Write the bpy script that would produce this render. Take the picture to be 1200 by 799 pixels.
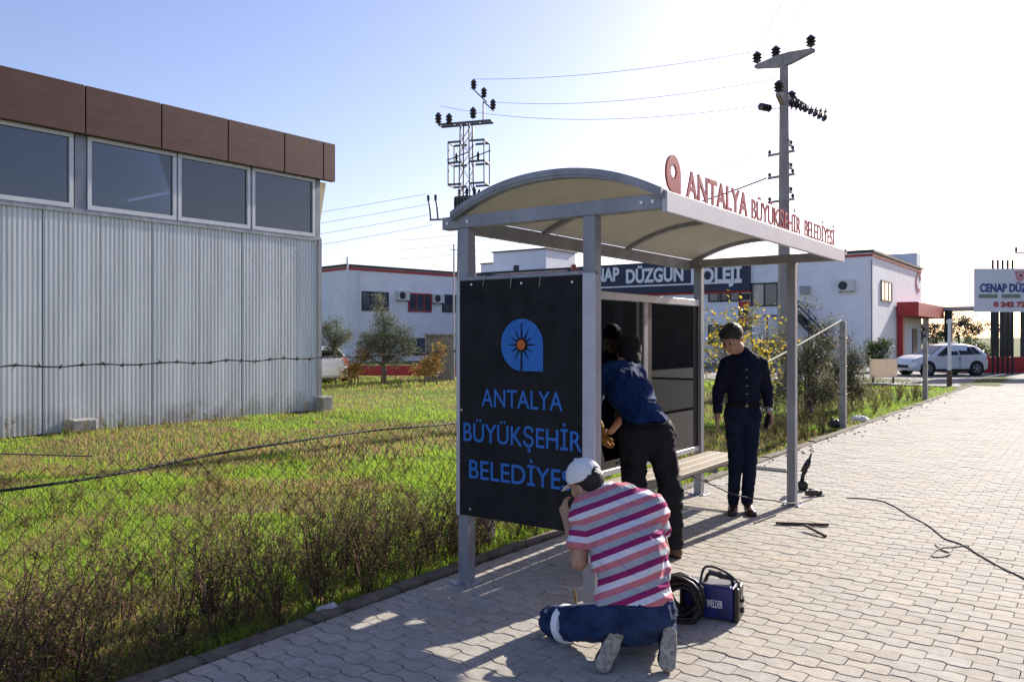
import bpy, math, random
import numpy as np
from mathutils import Vector, Matrix
R = math.radians
random.seed(7); rng = np.random.default_rng(11)
scene = bpy.context.scene
for o in list(bpy.data.objects): bpy.data.objects.remove(o)
C = scene.collection

# ------------------------------------------------------------------ camera, sky, sun, exposure
CAM_H = 1.62
cam_d = bpy.data.cameras.new('camera'); cam = bpy.data.objects.new('camera', cam_d); C.objects.link(cam)
cam.location = (0, 0, CAM_H); cam.rotation_euler = (R(90), 0, 0)
cam_d.sensor_width = 36; cam_d.lens = 28.8; cam_d.shift_y = -4.5/1200
cam_d.clip_start = 0.05; cam_d.clip_end = 4000
scene.camera = cam
SUN_AZ, SUN_EL = 41.5, 25.0          # azimuth measured from +Y towards +X
w = bpy.data.worlds.new('World'); scene.world = w; w.use_nodes = True
nt = w.node_tree; nt.nodes.clear()
sky = nt.nodes.new('ShaderNodeTexSky'); sky.sky_type = 'NISHITA'; sky.sun_disc = False
sky.sun_elevation = R(SUN_EL); sky.sun_rotation = R(SUN_AZ)
sky.air_density = 1.0; sky.dust_density = 1.2; sky.ozone_density = 3.0; sky.altitude = 50
bg = nt.nodes.new('ShaderNodeBackground'); bg.inputs[1].default_value = 0.105
ow = nt.nodes.new('ShaderNodeOutputWorld')
wb = nt.nodes.new('ShaderNodeMix'); wb.data_type = 'RGBA'; wb.blend_type = 'MULTIPLY'; wb.inputs[0].default_value = 1
wb.inputs[7].default_value = (1.12, .94, 1.0, 1)      # the camera's white balance, the same for the whole sky
nt.links.new(sky.outputs[0], wb.inputs[6]); nt.links.new(wb.outputs[2], bg.inputs[0]); nt.links.new(bg.outputs[0], ow.inputs[0])
sl = bpy.data.lights.new('sun', 'SUN'); sl.energy = 5.0; sl.angle = R(0.53); sl.color = (1.0, 0.93, 0.82)
sun = bpy.data.objects.new('sun', sl); C.objects.link(sun)
sd = Vector((math.sin(R(SUN_AZ))*math.cos(R(SUN_EL)), math.cos(R(SUN_AZ))*math.cos(R(SUN_EL)), math.sin(R(SUN_EL))))
sun.rotation_euler = sd.to_track_quat('Z', 'Y').to_euler(); sun.location = (20, 20, 30)
vs = scene.view_settings
vs.view_transform = 'Standard'; vs.look = 'None'; vs.gamma = 1; vs.use_curve_mapping = False; vs.exposure = 1.0
try:
    scene.cycles.max_bounces = 8; scene.cycles.transparent_max_bounces = 12
except Exception: pass

# ------------------------------------------------------------------ materials
MATS = {}
def mat(name, col, rough=0.7, metal=0.0, var=0.0, vscale=6.0, bump=0.0, bscale=60.0, trans=0.0, col2=None, spec=None, coat=0.0,
        stretch=None, attr=None, detail=4.0, bdist=0.01):
    """procedural principled material: noise-mixed colour, noise bump, optional translucency and per-vertex tint"""
    if name in MATS: return MATS[name]
    m = bpy.data.materials.new(name); m.use_nodes = True; MATS[name] = m
    t = m.node_tree; N = t.nodes; L = t.links
    b = N['Principled BSDF']; out = N['Material Output']
    b.inputs['Roughness'].default_value = rough; b.inputs['Metallic'].default_value = metal
    if spec is not None: b.inputs['Specular IOR Level'].default_value = spec
    if coat: b.inputs['Coat Weight'].default_value = coat; b.inputs['Coat Roughness'].default_value = .06
    c = (*col, 1)
    tc = N.new('ShaderNodeTexCoord'); vec = tc.outputs['Object']
    if stretch:
        mp = N.new('ShaderNodeMapping'); mp.inputs['Scale'].default_value = stretch
        L.new(vec, mp.inputs[0]); vec = mp.outputs[0]
    csock = None
    if var > 0 or col2 is not None:
        n = N.new('ShaderNodeTexNoise'); n.inputs['Scale'].default_value = vscale; n.inputs['Detail'].default_value = detail
        n.inputs['Roughness'].default_value = .6
        L.new(vec, n.inputs['Vector'])
        r = N.new('ShaderNodeValToRGB'); L.new(n.outputs['Fac'], r.inputs[0])
        c2 = col2 if col2 is not None else tuple(max(0, x*(1-var)) for x in col)
        c1 = col if col2 is not None else tuple(min(1, x*(1+var*.7)) for x in col)
        r.color_ramp.elements[0].position = .32; r.color_ramp.elements[1].position = .68
        r.color_ramp.elements[0].color = (*c2, 1); r.color_ramp.elements[1].color = (*c1, 1)
        csock = r.outputs[0]
    if attr:
        a = N.new('ShaderNodeAttribute'); a.attribute_name = attr
        mx = N.new('ShaderNodeMix'); mx.data_type = 'RGBA'; mx.blend_type = 'MULTIPLY'; mx.inputs[0].default_value = 1
        if csock: L.new(csock, mx.inputs[6])
        else: mx.inputs[6].default_value = c
        L.new(a.outputs['Color'], mx.inputs[7]); csock = mx.outputs[2]
    if csock: L.new(csock, b.inputs['Base Color'])
    else: b.inputs['Base Color'].default_value = c
    if bump > 0:
        n2 = N.new('ShaderNodeTexNoise'); n2.inputs['Scale'].default_value = bscale; n2.inputs['Detail'].default_value = 5
        L.new(vec, n2.inputs['Vector'])
        bp = N.new('ShaderNodeBump'); bp.inputs['Strength'].default_value = bump; bp.inputs['Distance'].default_value = bdist
        L.new(n2.outputs['Fac'], bp.inputs['Height']); L.new(bp.outputs[0], b.inputs['Normal'])
    if trans > 0:
        tr = N.new('ShaderNodeBsdfTranslucent')
        if csock: L.new(csock, tr.inputs['Color'])
        else: tr.inputs['Color'].default_value = c
        ms = N.new('ShaderNodeMixShader'); ms.inputs[0].default_value = trans
        L.new(b.outputs[0], ms.inputs[1]); L.new(tr.outputs[0], ms.inputs[2]); L.new(ms.outputs[0], out.inputs['Surface'])
    return m
def glass_mat(name, col, rough=.02, ior=1.5):
    """dark tinted pane: mirror-like coat over a see-through tint"""
    if name in MATS: return MATS[name]
    m = bpy.data.materials.new(name); m.use_nodes = True; MATS[name] = m
    t = m.node_tree; N = t.nodes; L = t.links; N.clear()
    out = N.new('ShaderNodeOutputMaterial'); tr = N.new('ShaderNodeBsdfTransparent'); tr.inputs[0].default_value = (*col, 1)
    g = N.new('ShaderNodeBsdfGlossy'); g.inputs['Roughness'].default_value = rough; g.inputs[0].default_value = (.9, .92, .95, 1)
    fr = N.new('ShaderNodeFresnel'); fr.inputs[0].default_value = ior
    ms = N.new('ShaderNodeMixShader'); L.new(fr.outputs[0], ms.inputs[0]); L.new(tr.outputs[0], ms.inputs[1]); L.new(g.outputs[0], ms.inputs[2])
    L.new(ms.outputs[0], out.inputs[0])
    return m
GALV = mat('galvanised_steel', (.34, .35, .38), .45, .25, var=.3, vscale=9, bump=.08, bscale=40)
GALVP = mat('grey_painted_steel', (.29, .295, .325), .5, .1, var=.28, vscale=5, stretch=(1, 1, .35), detail=8, bump=.12, bscale=30)
ALU = mat('pale_aluminium', (.5, .5, .55), .45, .2, var=.1, vscale=5)
BLACKP = mat('black_plastic', (.012, .012, .014), .45, var=.3, vscale=30)
WHITEP = mat('white_paint', (.72, .73, .76), .6, var=.08, vscale=3)
CONC = mat('concrete', (.30, .285, .26), .9, var=.3, vscale=9, bump=.5, bscale=45)
CONCD = mat('weathered_concrete', (.20, .185, .165), .95, var=.4, vscale=8, bump=.7, bscale=35)

# ------------------------------------------------------------------ mesh helpers
class MB:
    def __init__(s): s.v = []; s.f = []; s.m = []
    def add(s, vs_, fs, mi=0):
        k = len(s.v); s.v += [tuple(p) for p in vs_]; s.f += [tuple(i+k for i in f) for f in fs]; s.m += [mi]*len(fs); return s
    def box(s, c, d, mi=0, rz=0, M=None, bev=0):
        x, y, z = d[0]/2, d[1]/2, d[2]/2
        P = []
        if bev <= 0:
            P = [Vector((a*x, b*y, e*z)) for e in (-1, 1) for b in (-1, 1) for a in (-1, 1)]
            F = [(0, 2, 3, 1), (4, 5, 7, 6), (0, 1, 5, 4), (2, 6, 7, 3), (0, 4, 6, 2), (1, 3, 7, 5)]
        else:
            e_ = min(bev, x*.9, y*.9, z*.9); F = []
            idx = {}
            for sx in (-1, 1):
                for sy in (-1, 1):
                    for sz in (-1, 1):
                        idx[sx, sy, sz] = len(P)
                        P += [Vector((sx*x, sy*(y-e_), sz*(z-e_))), Vector((sx*(x-e_), sy*y, sz*(z-e_))), Vector((sx*(x-e_), sy*(y-e_), sz*z))]
            def q(a): return idx[a[0], a[1], a[2]]
            for sx in (-1, 1): F.append(tuple(q((sx, a, b)) for a, b in ((-1, -1), (1, -1), (1, 1), (-1, 1))))
            for sy in (-1, 1): F.append(tuple(q((a, sy, b))+1 for a, b in ((-1, -1), (1, -1), (1, 1), (-1, 1))))
            for sz in (-1, 1): F.append(tuple(q((a, b, sz))+2 for a, b in ((-1, -1), (1, -1), (1, 1), (-1, 1))))
            for a in (-1, 1):
                for b in (-1, 1):
                    F.append((q((a, b, -1)), q((a, b, 1)), q((a, b, 1))+1, q((a, b, -1))+1))
                    F.append((q((a, -1, b)), q((a, 1, b)), q((a, 1, b))+2, q((a, -1, b))+2))
                    F.append((q((-1, a, b))+1, q((1, a, b))+1, q((1, a, b))+2, q((-1, a, b))+2))
            for k in idx.values(): F.append((k, k+1, k+2))
        if M is None: M = Matrix.Rotation(rz, 4, 'Z') if rz else Matrix.Identity(4)
        c = Vector(c); s.add([M @ p + c for p in P], F, mi); return s
    def bar(s, a, b, w_, h_, mi=0, up=(0, 0, 1), bev=0):
        a, b = Vector(a), Vector(b); d = b-a; L = d.length; x = d.normalized(); u = Vector(up)
        if abs(x.dot(u)) > .99: u = Vector((0, 1, 0))
        y = u.cross(x).normalized(); z = x.cross(y)
        M = Matrix((x, y, z)).transposed().to_4x4()
        return s.box((a+b)/2, (L, w_, h_), mi, M=M, bev=bev)
    def cyl(s, a, b, r0, r1=None, n=12, mi=0, cap=True):
        r1 = r0 if r1 is None else r1
        a, b = Vector(a), Vector(b); x = (b-a).normalized(); u = Vector((0, 0, 1)) if abs(x.z) < .95 else Vector((1, 0, 0))
        y = u.cross(x).normalized(); z = x.cross(y); P = []; F = []
        for c, r in ((a, r0), (b, r1)):
            for i in range(n):
                t = 2*math.pi*i/n; P.append(c + y*(r*math.cos(t)) + z*(r*math.sin(t)))
        for i in range(n): j = (i+1) % n; F.append((i, j, n+j, n+i))
        if cap: F.append(tuple(range(n-1, -1, -1))); F.append(tuple(range(n, 2*n)))
        return s.add(P, F, mi)
    def tube(s, path, r, n=6, mi=0, cap=True):
        path = [Vector(p) for p in path]; P = []; F = []; m = len(path)
        rr = r if isinstance(r, (list, tuple)) else [r]*m
        prev = None
        for k, p in enumerate(path):
            d = (path[min(k+1, m-1)]-path[max(k-1, 0)]).normalized()
            if prev is None:
                u = Vector((0, 0, 1)) if abs(d.z) < .9 else Vector((1, 0, 0)); y = u.cross(d).normalized()
            else: y = (prev - d*prev.dot(d)).normalized()
            prev = y; z = d.cross(y)
            for i in range(n):
                t = 2*math.pi*i/n; P.append(p + y*(rr[k]*math.cos(t)) + z*(rr[k]*math.sin(t)))
        for k in range(m-1):
            for i in range(n):
                j = (i+1) % n; F.append((k*n+i, k*n+j, (k+1)*n+j, (k+1)*n+i))
        if cap: F.append(tuple(range(n-1, -1, -1))); F.append(tuple(range((m-1)*n, m*n)))
        return s.add(P, F, mi)
    def prism(s, poly, o, ex, ey, ez, h, mi=0):
        """polygon (2-D) in plane o+ex*a+ey*b extruded along ez by h"""
        o, ex, ey, ez = map(Vector, (o, ex, ey, ez)); n = len(poly)
        P = [o+ex*a+ey*b for a, b in poly]; P += [p+ez*h for p in P]
        F = [tuple(range(n-1, -1, -1)), tuple(range(n, 2*n))] + [(i, (i+1) % n, n+(i+1) % n, n+i) for i in range(n)]
        return s.add(P, F, mi)
    def lathe(s, prof, o, n=16, mi=0, axis=(0, 0, 1)):
        o = Vector(o); x = Vector(axis).normalized(); u = Vector((0, 0, 1)) if abs(x.z) < .95 else Vector((1, 0, 0))
        y = u.cross(x).normalized(); z = x.cross(y); P = []; F = []
        for r, h in prof:
            for i in range(n):
                t = 2*math.pi*i/n; P.append(o + x*h + y*(r*math.cos(t)) + z*(r*math.sin(t)))
        for k in range(len(prof)-1):
            for i in range(n): j = (i+1) % n; F.append((k*n+i, k*n+j, (k+1)*n+j, (k+1)*n+i))
        F.append(tuple(range(n-1, -1, -1))); F.append(tuple(range((len(prof)-1)*n, len(prof)*n)))
        return s.add(P, F, mi)
    def mesh(s, name, mats, smooth=False):
        me = bpy.data.meshes.new(name); me.from_pydata(s.v, [], s.f)
        for m in (mats if isinstance(mats, (list, tuple)) else [mats]): me.materials.append(m)
        if any(s.m): me.polygons.foreach_set('material_index', s.m)
        if smooth: me.polygons.foreach_set('use_smooth', [True]*len(s.f))
        me.update(); return me
    def build(s, name, mats, parent=None, smooth=False, **k):
        return link(name, s.mesh(name, mats, smooth), parent, **k)
def link(name, me, parent=None, loc=None, **k):
    o = bpy.data.objects.new(name, me); C.objects.link(o)
    if parent: o.parent = parent
    if loc is not None: o.location = loc
    return tag(o, **k)
def tag(o, label=None, cat=None, group=None, kind=None):
    if label: o['label'] = label
    if cat: o['category'] = cat
    if group: o['group'] = group
    if kind: o['kind'] = kind
    return o
def empty(name, loc, rz=0, **k):
    o = bpy.data.objects.new(name, None); C.objects.link(o); o.location = loc; o.rotation_euler = (0, 0, rz); o.empty_display_size = .1
    return tag(o, **k)
def copy_tree(o, parent=None):
    c = o.copy(); C.objects.link(c); c.parent = parent
    for ch in [x for x in bpy.data.objects if x.parent == o]: copy_tree(ch, c)
    return c
def autosmooth(o, ang=40):
    me = o.data; me.polygons.foreach_set('use_smooth', [True]*len(me.polygons))
    try: me.set_sharp_from_angle(angle=R(ang))
    except Exception: pass
    return o
def np_mesh(name, V, F, mats, smooth=False, col=None):
    """fast mesh from numpy: V (n,3), F (m,3|4); optional per-vertex colour attribute 'tint'"""
    me = bpy.data.meshes.new(name); V = np.asarray(V, dtype=np.float32); F = np.asarray(F, dtype=np.int32); k = F.shape[1]
    me.vertices.add(len(V)); me.vertices.foreach_set('co', V.ravel())
    me.loops.add(F.size); me.loops.foreach_set('vertex_index', F.ravel())
    me.polygons.add(len(F)); me.polygons.foreach_set('loop_start', np.arange(0, F.size, k, dtype=np.int32))
    me.polygons.foreach_set('use_smooth', np.full(len(F), bool(smooth)))
    for m in (mats if isinstance(mats, (list, tuple)) else [mats]): me.materials.append(m)
    if col is not None:
        a = me.color_attributes.new('tint', 'FLOAT_COLOR', 'POINT')
        c4 = np.ones((len(V), 4), dtype=np.float32); c4[:, :3] = col; a.data.foreach_set('color', c4.ravel())
    me.update(); me.validate(); return me
def text_mesh(body, size, depth, mats, bold=0.0, align='LEFT', sx=1.0, res=4):
    cu = bpy.data.curves.new('lettering', 'FONT'); cu.body = body; cu.size = size; cu.extrude = depth/2; cu.offset = bold
    cu.align_x = align; cu.resolution_u = res
    o = bpy.data.objects.new('lettering', cu); C.objects.link(o)
    dg = bpy.context.evaluated_depsgraph_get(); dg.update()
    me = bpy.data.meshes.new_from_object(o.evaluated_get(dg)); bpy.data.objects.remove(o); bpy.data.curves.remove(cu)
    me.name = 'lettering'; me.materials.clear()
    for m in (mats if isinstance(mats, (list, tuple)) else [mats]): me.materials.append(m)
    n = len(me.vertices); co = np.zeros(n*3, dtype=np.float32); me.vertices.foreach_get('co', co); co = co.reshape(-1, 3); co[:, 0] *= sx
    me.vertices.foreach_set('co', co.ravel()); me.update()
    return me
def fit_text(me, x0, x1, z0, z1):
    """scale lettering to the box x0..x1, z0..z1 (in its own XY plane)"""
    n = len(me.vertices); co = np.zeros(n*3, dtype=np.float32); me.vertices.foreach_get('co', co); co = co.reshape(-1, 3)
    a, b = co[:, 0].min(), co[:, 0].max(); c, d = co[:, 1].min(), co[:, 1].max()
    co[:, 0] = x0+(co[:, 0]-a)/(b-a)*(x1-x0); co[:, 1] = z0+(co[:, 1]-c)/(d-c)*(z1-z0)
    me.vertices.foreach_set('co', co.ravel()); me.update(); return me
# value noise in numpy (for geometry)
_perm = rng.random((64, 64, 64)).astype(np.float32)
def vnoise(P):
    P = np.asarray(P, dtype=np.float64); i = np.floor(P).astype(int); f = P-i; f = f*f*(3-2*f); o = 0
    for dx in (0, 1):
        wx = f[..., 0] if dx else 1-f[..., 0]
        for dy in (0, 1):
            wy = f[..., 1] if dy else 1-f[..., 1]
            for dz in (0, 1):
                wz = f[..., 2] if dz else 1-f[..., 2]
                o = o + wx*wy*wz*_perm[(i[..., 0]+dx) & 63, (i[..., 1]+dy) & 63, (i[..., 2]+dz) & 63]
    return o*2-1
# the site grid: u runs along the street (away, to the right), v from the field to the road
TH = R(36); UX, UY = math.sin(TH), math.cos(TH); OX, OY = -.299, 5.404
def G(u, v, z=0.0): return Vector((OX+u*UX+v*UY, OY+u*UY-v*UX, z))
def face_at(px, py, P0, d):
    """point (distance along d, height) where the sight line through a photo pixel meets a vertical facade"""
    k = (px-600)/960; s = (P0[0]-k*P0[1])/(k*d[1]-d[0]); Y = P0[1]+s*d[1]
    return s, CAM_H-(py-395)*Y/960
# ------------------------------------------------------------------ ground, pavement, kerb, road
def soil_mat():
    m = bpy.data.materials.new('field_soil'); m.use_nodes = True; t = m.node_tree; N = t.nodes; L = t.links; b = N['Principled BSDF']
    tc = N.new('ShaderNodeTexCoord')
    n1 = N.new('ShaderNodeTexNoise'); n1.inputs['Scale'].default_value = .55; n1.inputs['Detail'].default_value = 8; n1.inputs['Roughness'].default_value = .65
    n2 = N.new('ShaderNodeTexNoise'); n2.inputs['Scale'].default_value = 14; n2.inputs['Detail'].default_value = 6
    L.new(tc.outputs['Object'], n1.inputs['Vector']); L.new(tc.outputs['Object'], n2.inputs['Vector'])
    r = N.new('ShaderNodeValToRGB'); L.new(n1.outputs['Fac'], r.inputs[0]); e = r.color_ramp.elements
    e[0].position = .36; e[0].color = (.10, .075, .045, 1); e[1].position = .56; e[1].color = (.085, .12, .022, 1)
    mx = N.new('ShaderNodeMix'); mx.data_type = 'RGBA'; mx.blend_type = 'OVERLAY'; mx.inputs[0].default_value = .6
    L.new(r.outputs[0], mx.inputs[6]); L.new(n2.outputs['Color'], mx.inputs[7]); L.new(mx.outputs[2], b.inputs['Base Color'])
    b.inputs['Roughness'].default_value = .95; b.inputs['Specular IOR Level'].default_value = .1
    bp = N.new('ShaderNodeBump'); bp.inputs['Strength'].default_value = .8; bp.inputs['Distance'].default_value = .05
    L.new(n2.outputs['Fac'], bp.inputs['Height']); L.new(bp.outputs[0], b.inputs['Normal'])
    return m
SOIL = soil_mat()
def field_h(x, y):
    """gentle relief of the field; falls a little behind the kerb"""
    x = np.asarray(x, float); y = np.asarray(y, float)
    vv = (x-OX)*UY-(y-OY)*UX                       # v coordinate
    h = -.07 + .05*vnoise(np.stack([x*.35, y*.35, x*0+3], -1)) + .022*vnoise(np.stack([x*1.7, y*1.7, x*0+9], -1))
    t = np.clip((-vv-.3)/1.2, 0, 1)
    far = np.clip((np.hypot(x, y)-34)/10, 0, 1)
    h = h*(.35+.65*t)*(1-far) + far*(-.06)
    return np.where(vv > .45, -.14, h)
gx = np.concatenate([[-2500, -600, -150, -60], np.arange(-34, 34.1, .5), [60, 150, 600, 2500]])
gy = np.concatenate([[-2500, -400, -60, -15], np.arange(-6, 46.1, .5), [60, 75, 120, 400, 2500]])
XX, YY = np.meshgrid(gx, gy); ZZ = field_h(XX, YY)
nx, ny = len(gx), len(gy); ii = (np.arange(ny-1)[:, None]*nx+np.arange(nx-1)[None]).ravel()
ground = link('ground', np_mesh('ground', np.stack([XX, YY, ZZ], -1).reshape(-1, 3), np.stack([ii, ii+1, ii+nx+1, ii+nx], -1), SOIL, True), kind='structure')

# pavement: mortar bed sheet with wavy interlocking pavers as pieces
PV0, PV1, PU0, PU1 = -.20, 4.2, -4.6, 27.0
BEDM = mat('joint_sand', (.035, .029, .023), 1.0, var=.4, vscale=25, bump=.4, bscale=80)
pavement = empty('pavement', G(0, 0, 0), R(54), kind='structure')     # local x = u, local y = -v
MB().box(((PU0+PU1)/2, -(PV0+PV1)/2, -.091), (PU1-PU0, PV1-PV0, .15), 0).build('joint_bed', BEDM, pavement)
def paver_mat():
    m = bpy.data.materials.new('paver_concrete'); m.use_nodes = True; t = m.node_tree; N = t.nodes; L = t.links; b = N['Principled BSDF']
    oi = N.new('ShaderNodeObjectInfo'); at = N.new('ShaderNodeAttribute'); at.attribute_name = 'tint'
    geo = N.new('ShaderNodeNewGeometry')
    n0 = N.new('ShaderNodeTexNoise'); n0.inputs['Scale'].default_value = .9; n0.inputs['Detail'].default_value = 6; n0.inputs['Roughness'].default_value = .7
    n1 = N.new('ShaderNodeTexNoise'); n1.inputs['Scale'].default_value = 13; n1.inputs['Detail'].default_value = 8; n1.inputs['Roughness'].default_value = .75
    n2 = N.new('ShaderNodeTexNoise'); n2.inputs['Scale'].default_value = 160; n2.inputs['Detail'].default_value = 4
    for n in (n0, n1, n2): L.new(geo.outputs['Position'], n.inputs['Vector'])
    r0 = N.new('ShaderNodeValToRGB'); L.new(n0.outputs['Fac'], r0.inputs[0]); e = r0.color_ramp.elements
    e[0].position = .3; e[0].color = (.375, .347, .305, 1); e[1].position = .7; e[1].color = (.445, .413, .366, 1)
    r1 = N.new('ShaderNodeValToRGB'); L.new(n1.outputs['Fac'], r1.inputs[0]); e = r1.color_ramp.elements
    e[0].position = .25; e[0].color = (.70, .675, .64, 1); e[1].position = .62; e[1].color = (1.08, 1.07, 1.05, 1)
    mA = N.new('ShaderNodeMix'); mA.data_type = 'RGBA'; mA.blend_type = 'MULTIPLY'; mA.inputs[0].default_value = 1
    L.new(r0.outputs[0], mA.inputs[6]); L.new(r1.outputs[0], mA.inputs[7])
    mB = N.new('ShaderNodeMix'); mB.data_type = 'RGBA'; mB.blend_type = 'MULTIPLY'; mB.inputs[0].default_value = 1
    L.new(mA.outputs[2], mB.inputs[6]); L.new(oi.outputs['Color'], mB.inputs[7])
    mC = N.new('ShaderNodeMix'); mC.data_type = 'RGBA'; mC.blend_type = 'MULTIPLY'; mC.inputs[0].default_value = 1
    L.new(mB.outputs[2], mC.inputs[6]); L.new(at.outputs['Color'], mC.inputs[7])
    # fine aggregate specks
    r2 = N.new('ShaderNodeValToRGB'); L.new(n2.outputs['Fac'], r2.inputs[0]); e = r2.color_ramp.elements
    e[0].position = .34; e[0].color = (.62, .6, .58, 1); e[1].position = .5; e[1].color = (1, 1, 1, 1)
    mD = N.new('ShaderNodeMix'); mD.data_type = 'RGBA'; mD.blend_type = 'MULTIPLY'; mD.inputs[0].default_value = .8
    L.new(mC.outputs[2], mD.inputs[6]); L.new(r2.outputs[0], mD.inputs[7])
    # pale mortar splashes and a few oily spots
    n3 = N.new('ShaderNodeTexNoise'); n3.inputs['Scale'].default_value = 5.5; n3.inputs['Detail'].default_value = 9; n3.inputs['Roughness'].default_value = .8; L.new(geo.outputs['Position'], n3.inputs['Vector'])
    r3 = N.new('ShaderNodeValToRGB'); L.new(n3.outputs['Fac'], r3.inputs[0]); e = r3.color_ramp.elements; e[0].position = .66; e[0].color = (0, 0, 0, 1); e[1].position = .72; e[1].color = (.7, .7, .7, 1)
    mE = N.new('ShaderNodeMix'); mE.data_type = 'RGBA'; L.new(r3.outputs[0], mE.inputs[0]); L.new(mD.outputs[2], mE.inputs[6]); mE.inputs[7].default_value = (.58, .56, .52, 1)
    r4 = N.new('ShaderNodeValToRGB'); L.new(n3.outputs['Fac'], r4.inputs[0]); e = r4.color_ramp.elements; e[0].position = .27; e[0].color = (.75, .75, .75, 1); e[1].position = .33; e[1].color = (0, 0, 0, 1)
    mF = N.new('ShaderNodeMix'); mF.data_type = 'RGBA'; L.new(r4.outputs[0], mF.inputs[0]); L.new(mE.outputs[2], mF.inputs[6]); mF.inputs[7].default_value = (.14, .125, .105, 1)
    L.new(mF.outputs[2], b.inputs['Base Color']); b.inputs['Roughness'].default_value = .88; b.inputs['Specular IOR Level'].default_value = .3
    bp = N.new('ShaderNodeBump'); bp.inputs['Strength'].default_value = .35; bp.inputs['Distance'].default_value = .004
    L.new(n2.outputs['Fac'], bp.inputs['Height']); L.new(bp.outputs[0], b.inputs['Normal'])
    return m
PAVM = paver_mat()
PL, PW, AMP, JT = .205, .108, .0115, .0036     # length along v, row width along u, wave, half joint
def wave(t):
    t = t % 1.0
    pts = [(0, 0), (.07, 1), (.41, 1), (.57, -1), (.93, -1), (1, 0)]
    for (a, p), (b, q) in zip(pts, pts[1:]):
        if a <= t <= b: return AMP*(p+(q-p)*(t-a)/(b-a))
    return 0
ts = [0, .07, .24, .41, .49, .57, .75, .93, 1.0]
def paver_mesh(white=True):
    lo = [(t*PL, wave(t)) for t in ts]; hi = [(t*PL, PW+wave(t+.5)) for t in ts]
    ring = lo + hi[::-1]; n = len(ring); cx, cy = PL/2, PW/2
    def inset(d):
        out = []
        for i, (a, b) in enumerate(ring):
            a2 = min(max(a, d*.6), PL-d*.6); up = i >= len(lo); out.append((a2, b-d if up else b+d))
        return out
    top = inset(JT+.0022); edge = inset(JT); V = []
    # local: x = u (row width), y = -v (length)
    for (a, b) in top: V.append((b, -a, 0.0))
    for (a, b) in edge: V.append((b, -a, -.0022))
    for (a, b) in edge: V.append((b, -a, -.045))
    F = []
    m = len(lo)
    for i in range(m-1): F.append((i, i+1, n-2-i, n-1-i))
    for k in (0, 1):
        for i in range(n): j = (i+1) % n; F.append((k*n+i, (k+1)*n+i, (k+1)*n+j, k*n+j))
    V = np.array(V, np.float32)
    # outward check
    T = []
    for q in F: T.append(q)
    return V, np.array(T, np.int32)
pvV, pvF = paver_mesh()
def orient(V, F):
    a, b, c = V[F[0][0]], V[F[0][1]], V[F[0][2]]
    return F if np.cross(b-a, c-a)[2] > 0 else F[:, ::-1]
pvF = orient(pvV, pvF)
spots = []
nrow = int((PU1-PU0)/PW)
for r_ in range(nrow):
    u0 = PU0+r_*PW; off = (.5*PL if r_ % 2 else 0)
    for k in range(-1, int((PV1-PV0)/PL)+1):
        v0 = PV0+k*PL+off
        if v0 < PV0-.5*PL-1e-6 or v0+PL > PV1+1e-6: continue
        spots.append((u0, v0))
spots = np.array(spots)
def cut_ok(v0): return v0 >= PV0-1e-6
rs = np.random.default_rng(5)
tilt = rs.normal(0, .0030, (len(spots), 2)); dz = rs.normal(0, .0011, len(spots)); tone = 1+rs.normal(0, .04, len(spots)); warm = rs.normal(0, .02, len(spots))
turn = rs.normal(0, .006, len(spots))
cen = np.array([G(u+PW/2, v+PL/2)[:] for u, v in spots])
zz = np.hypot(cen[:, 0], cen[:, 1]); pxx = 600+960*cen[:, 0]/np.maximum(cen[:, 1], .1)
inview = (cen[:, 1] > 3.2) & (pxx > -20) & (pxx < 1225) & (395+960*CAM_H/np.maximum(cen[:, 1], .1) < 815)
order = np.argsort(np.where(inview, zz, 1e6))
single = set(order[:300].tolist())
me0 = np_mesh('paver', pvV-np.array([PW/2, -PL/2, 0], np.float32), pvF, PAVM, col=np.ones((len(pvV), 3)))
bV, bF, bC, k0 = [], [], [], 0
for i, (u, v) in enumerate(spots):
    half = v < PV0-1e-6                           # half stone at the kerb edge
    tn = tone[i]*np.array([1+warm[i], 1, 1-warm[i]])
    if i in single and not half:
        o = bpy.data.objects.new('paver', me0); C.objects.link(o); o.parent = pavement
        o.location = (u+PW/2, -(v+PL/2), dz[i]); o.rotation_euler = (tilt[i, 0], tilt[i, 1], turn[i]); o.color = (*tn, 1)
    else:
        P = pvV.copy()
        if half: P[:, 1] = np.minimum(P[:, 1], -PL/2-JT)
        P = P-np.array([PW/2, -PL/2, 0])
        P[:, 2] += P[:, 1]*tilt[i, 0]-P[:, 0]*tilt[i, 1]+dz[i]
        bV.append(P+np.array([u+PW/2, -(v+PL/2), 0])); bF.append(pvF+k0); k0 += len(P); bC.append(np.tile(tn, (len(P), 1)))
o = link('paver_field', np_mesh('paver_field', np.concatenate(bV), np.concatenate(bF), PAVM, col=np.concatenate(bC)), pavement, kind='stuff')

# kerb stones along the field edge
kerb = empty('kerb', G(0, 0, 0), R(54), kind='structure')
KERBM = mat('kerb_concrete', (.17, .145, .11), .95, col2=(.075, .06, .045), vscale=11, bump=.8, bscale=50)
u = PU0; kr = random.Random(3); kme = {}
while u < PU1-.3:
    L_ = .7
    mb = MB().box((0, 0, -.06), (L_-.008, .115, .19), bev=.012)
    if 'k' not in kme: kme['k'] = mb.mesh('kerb_stone', KERBM)
    o = bpy.data.objects.new('kerb_stone', kme['k']); C.objects.link(o); o.parent = kerb
    o.location = (u+L_/2, .2615+kr.uniform(-.006, .006), -.012+kr.uniform(-.012, .008)); o.rotation_euler = (kr.uniform(-.03, .03), kr.uniform(-.008, .008), kr.uniform(-.008, .008))
    u += L_
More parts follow.
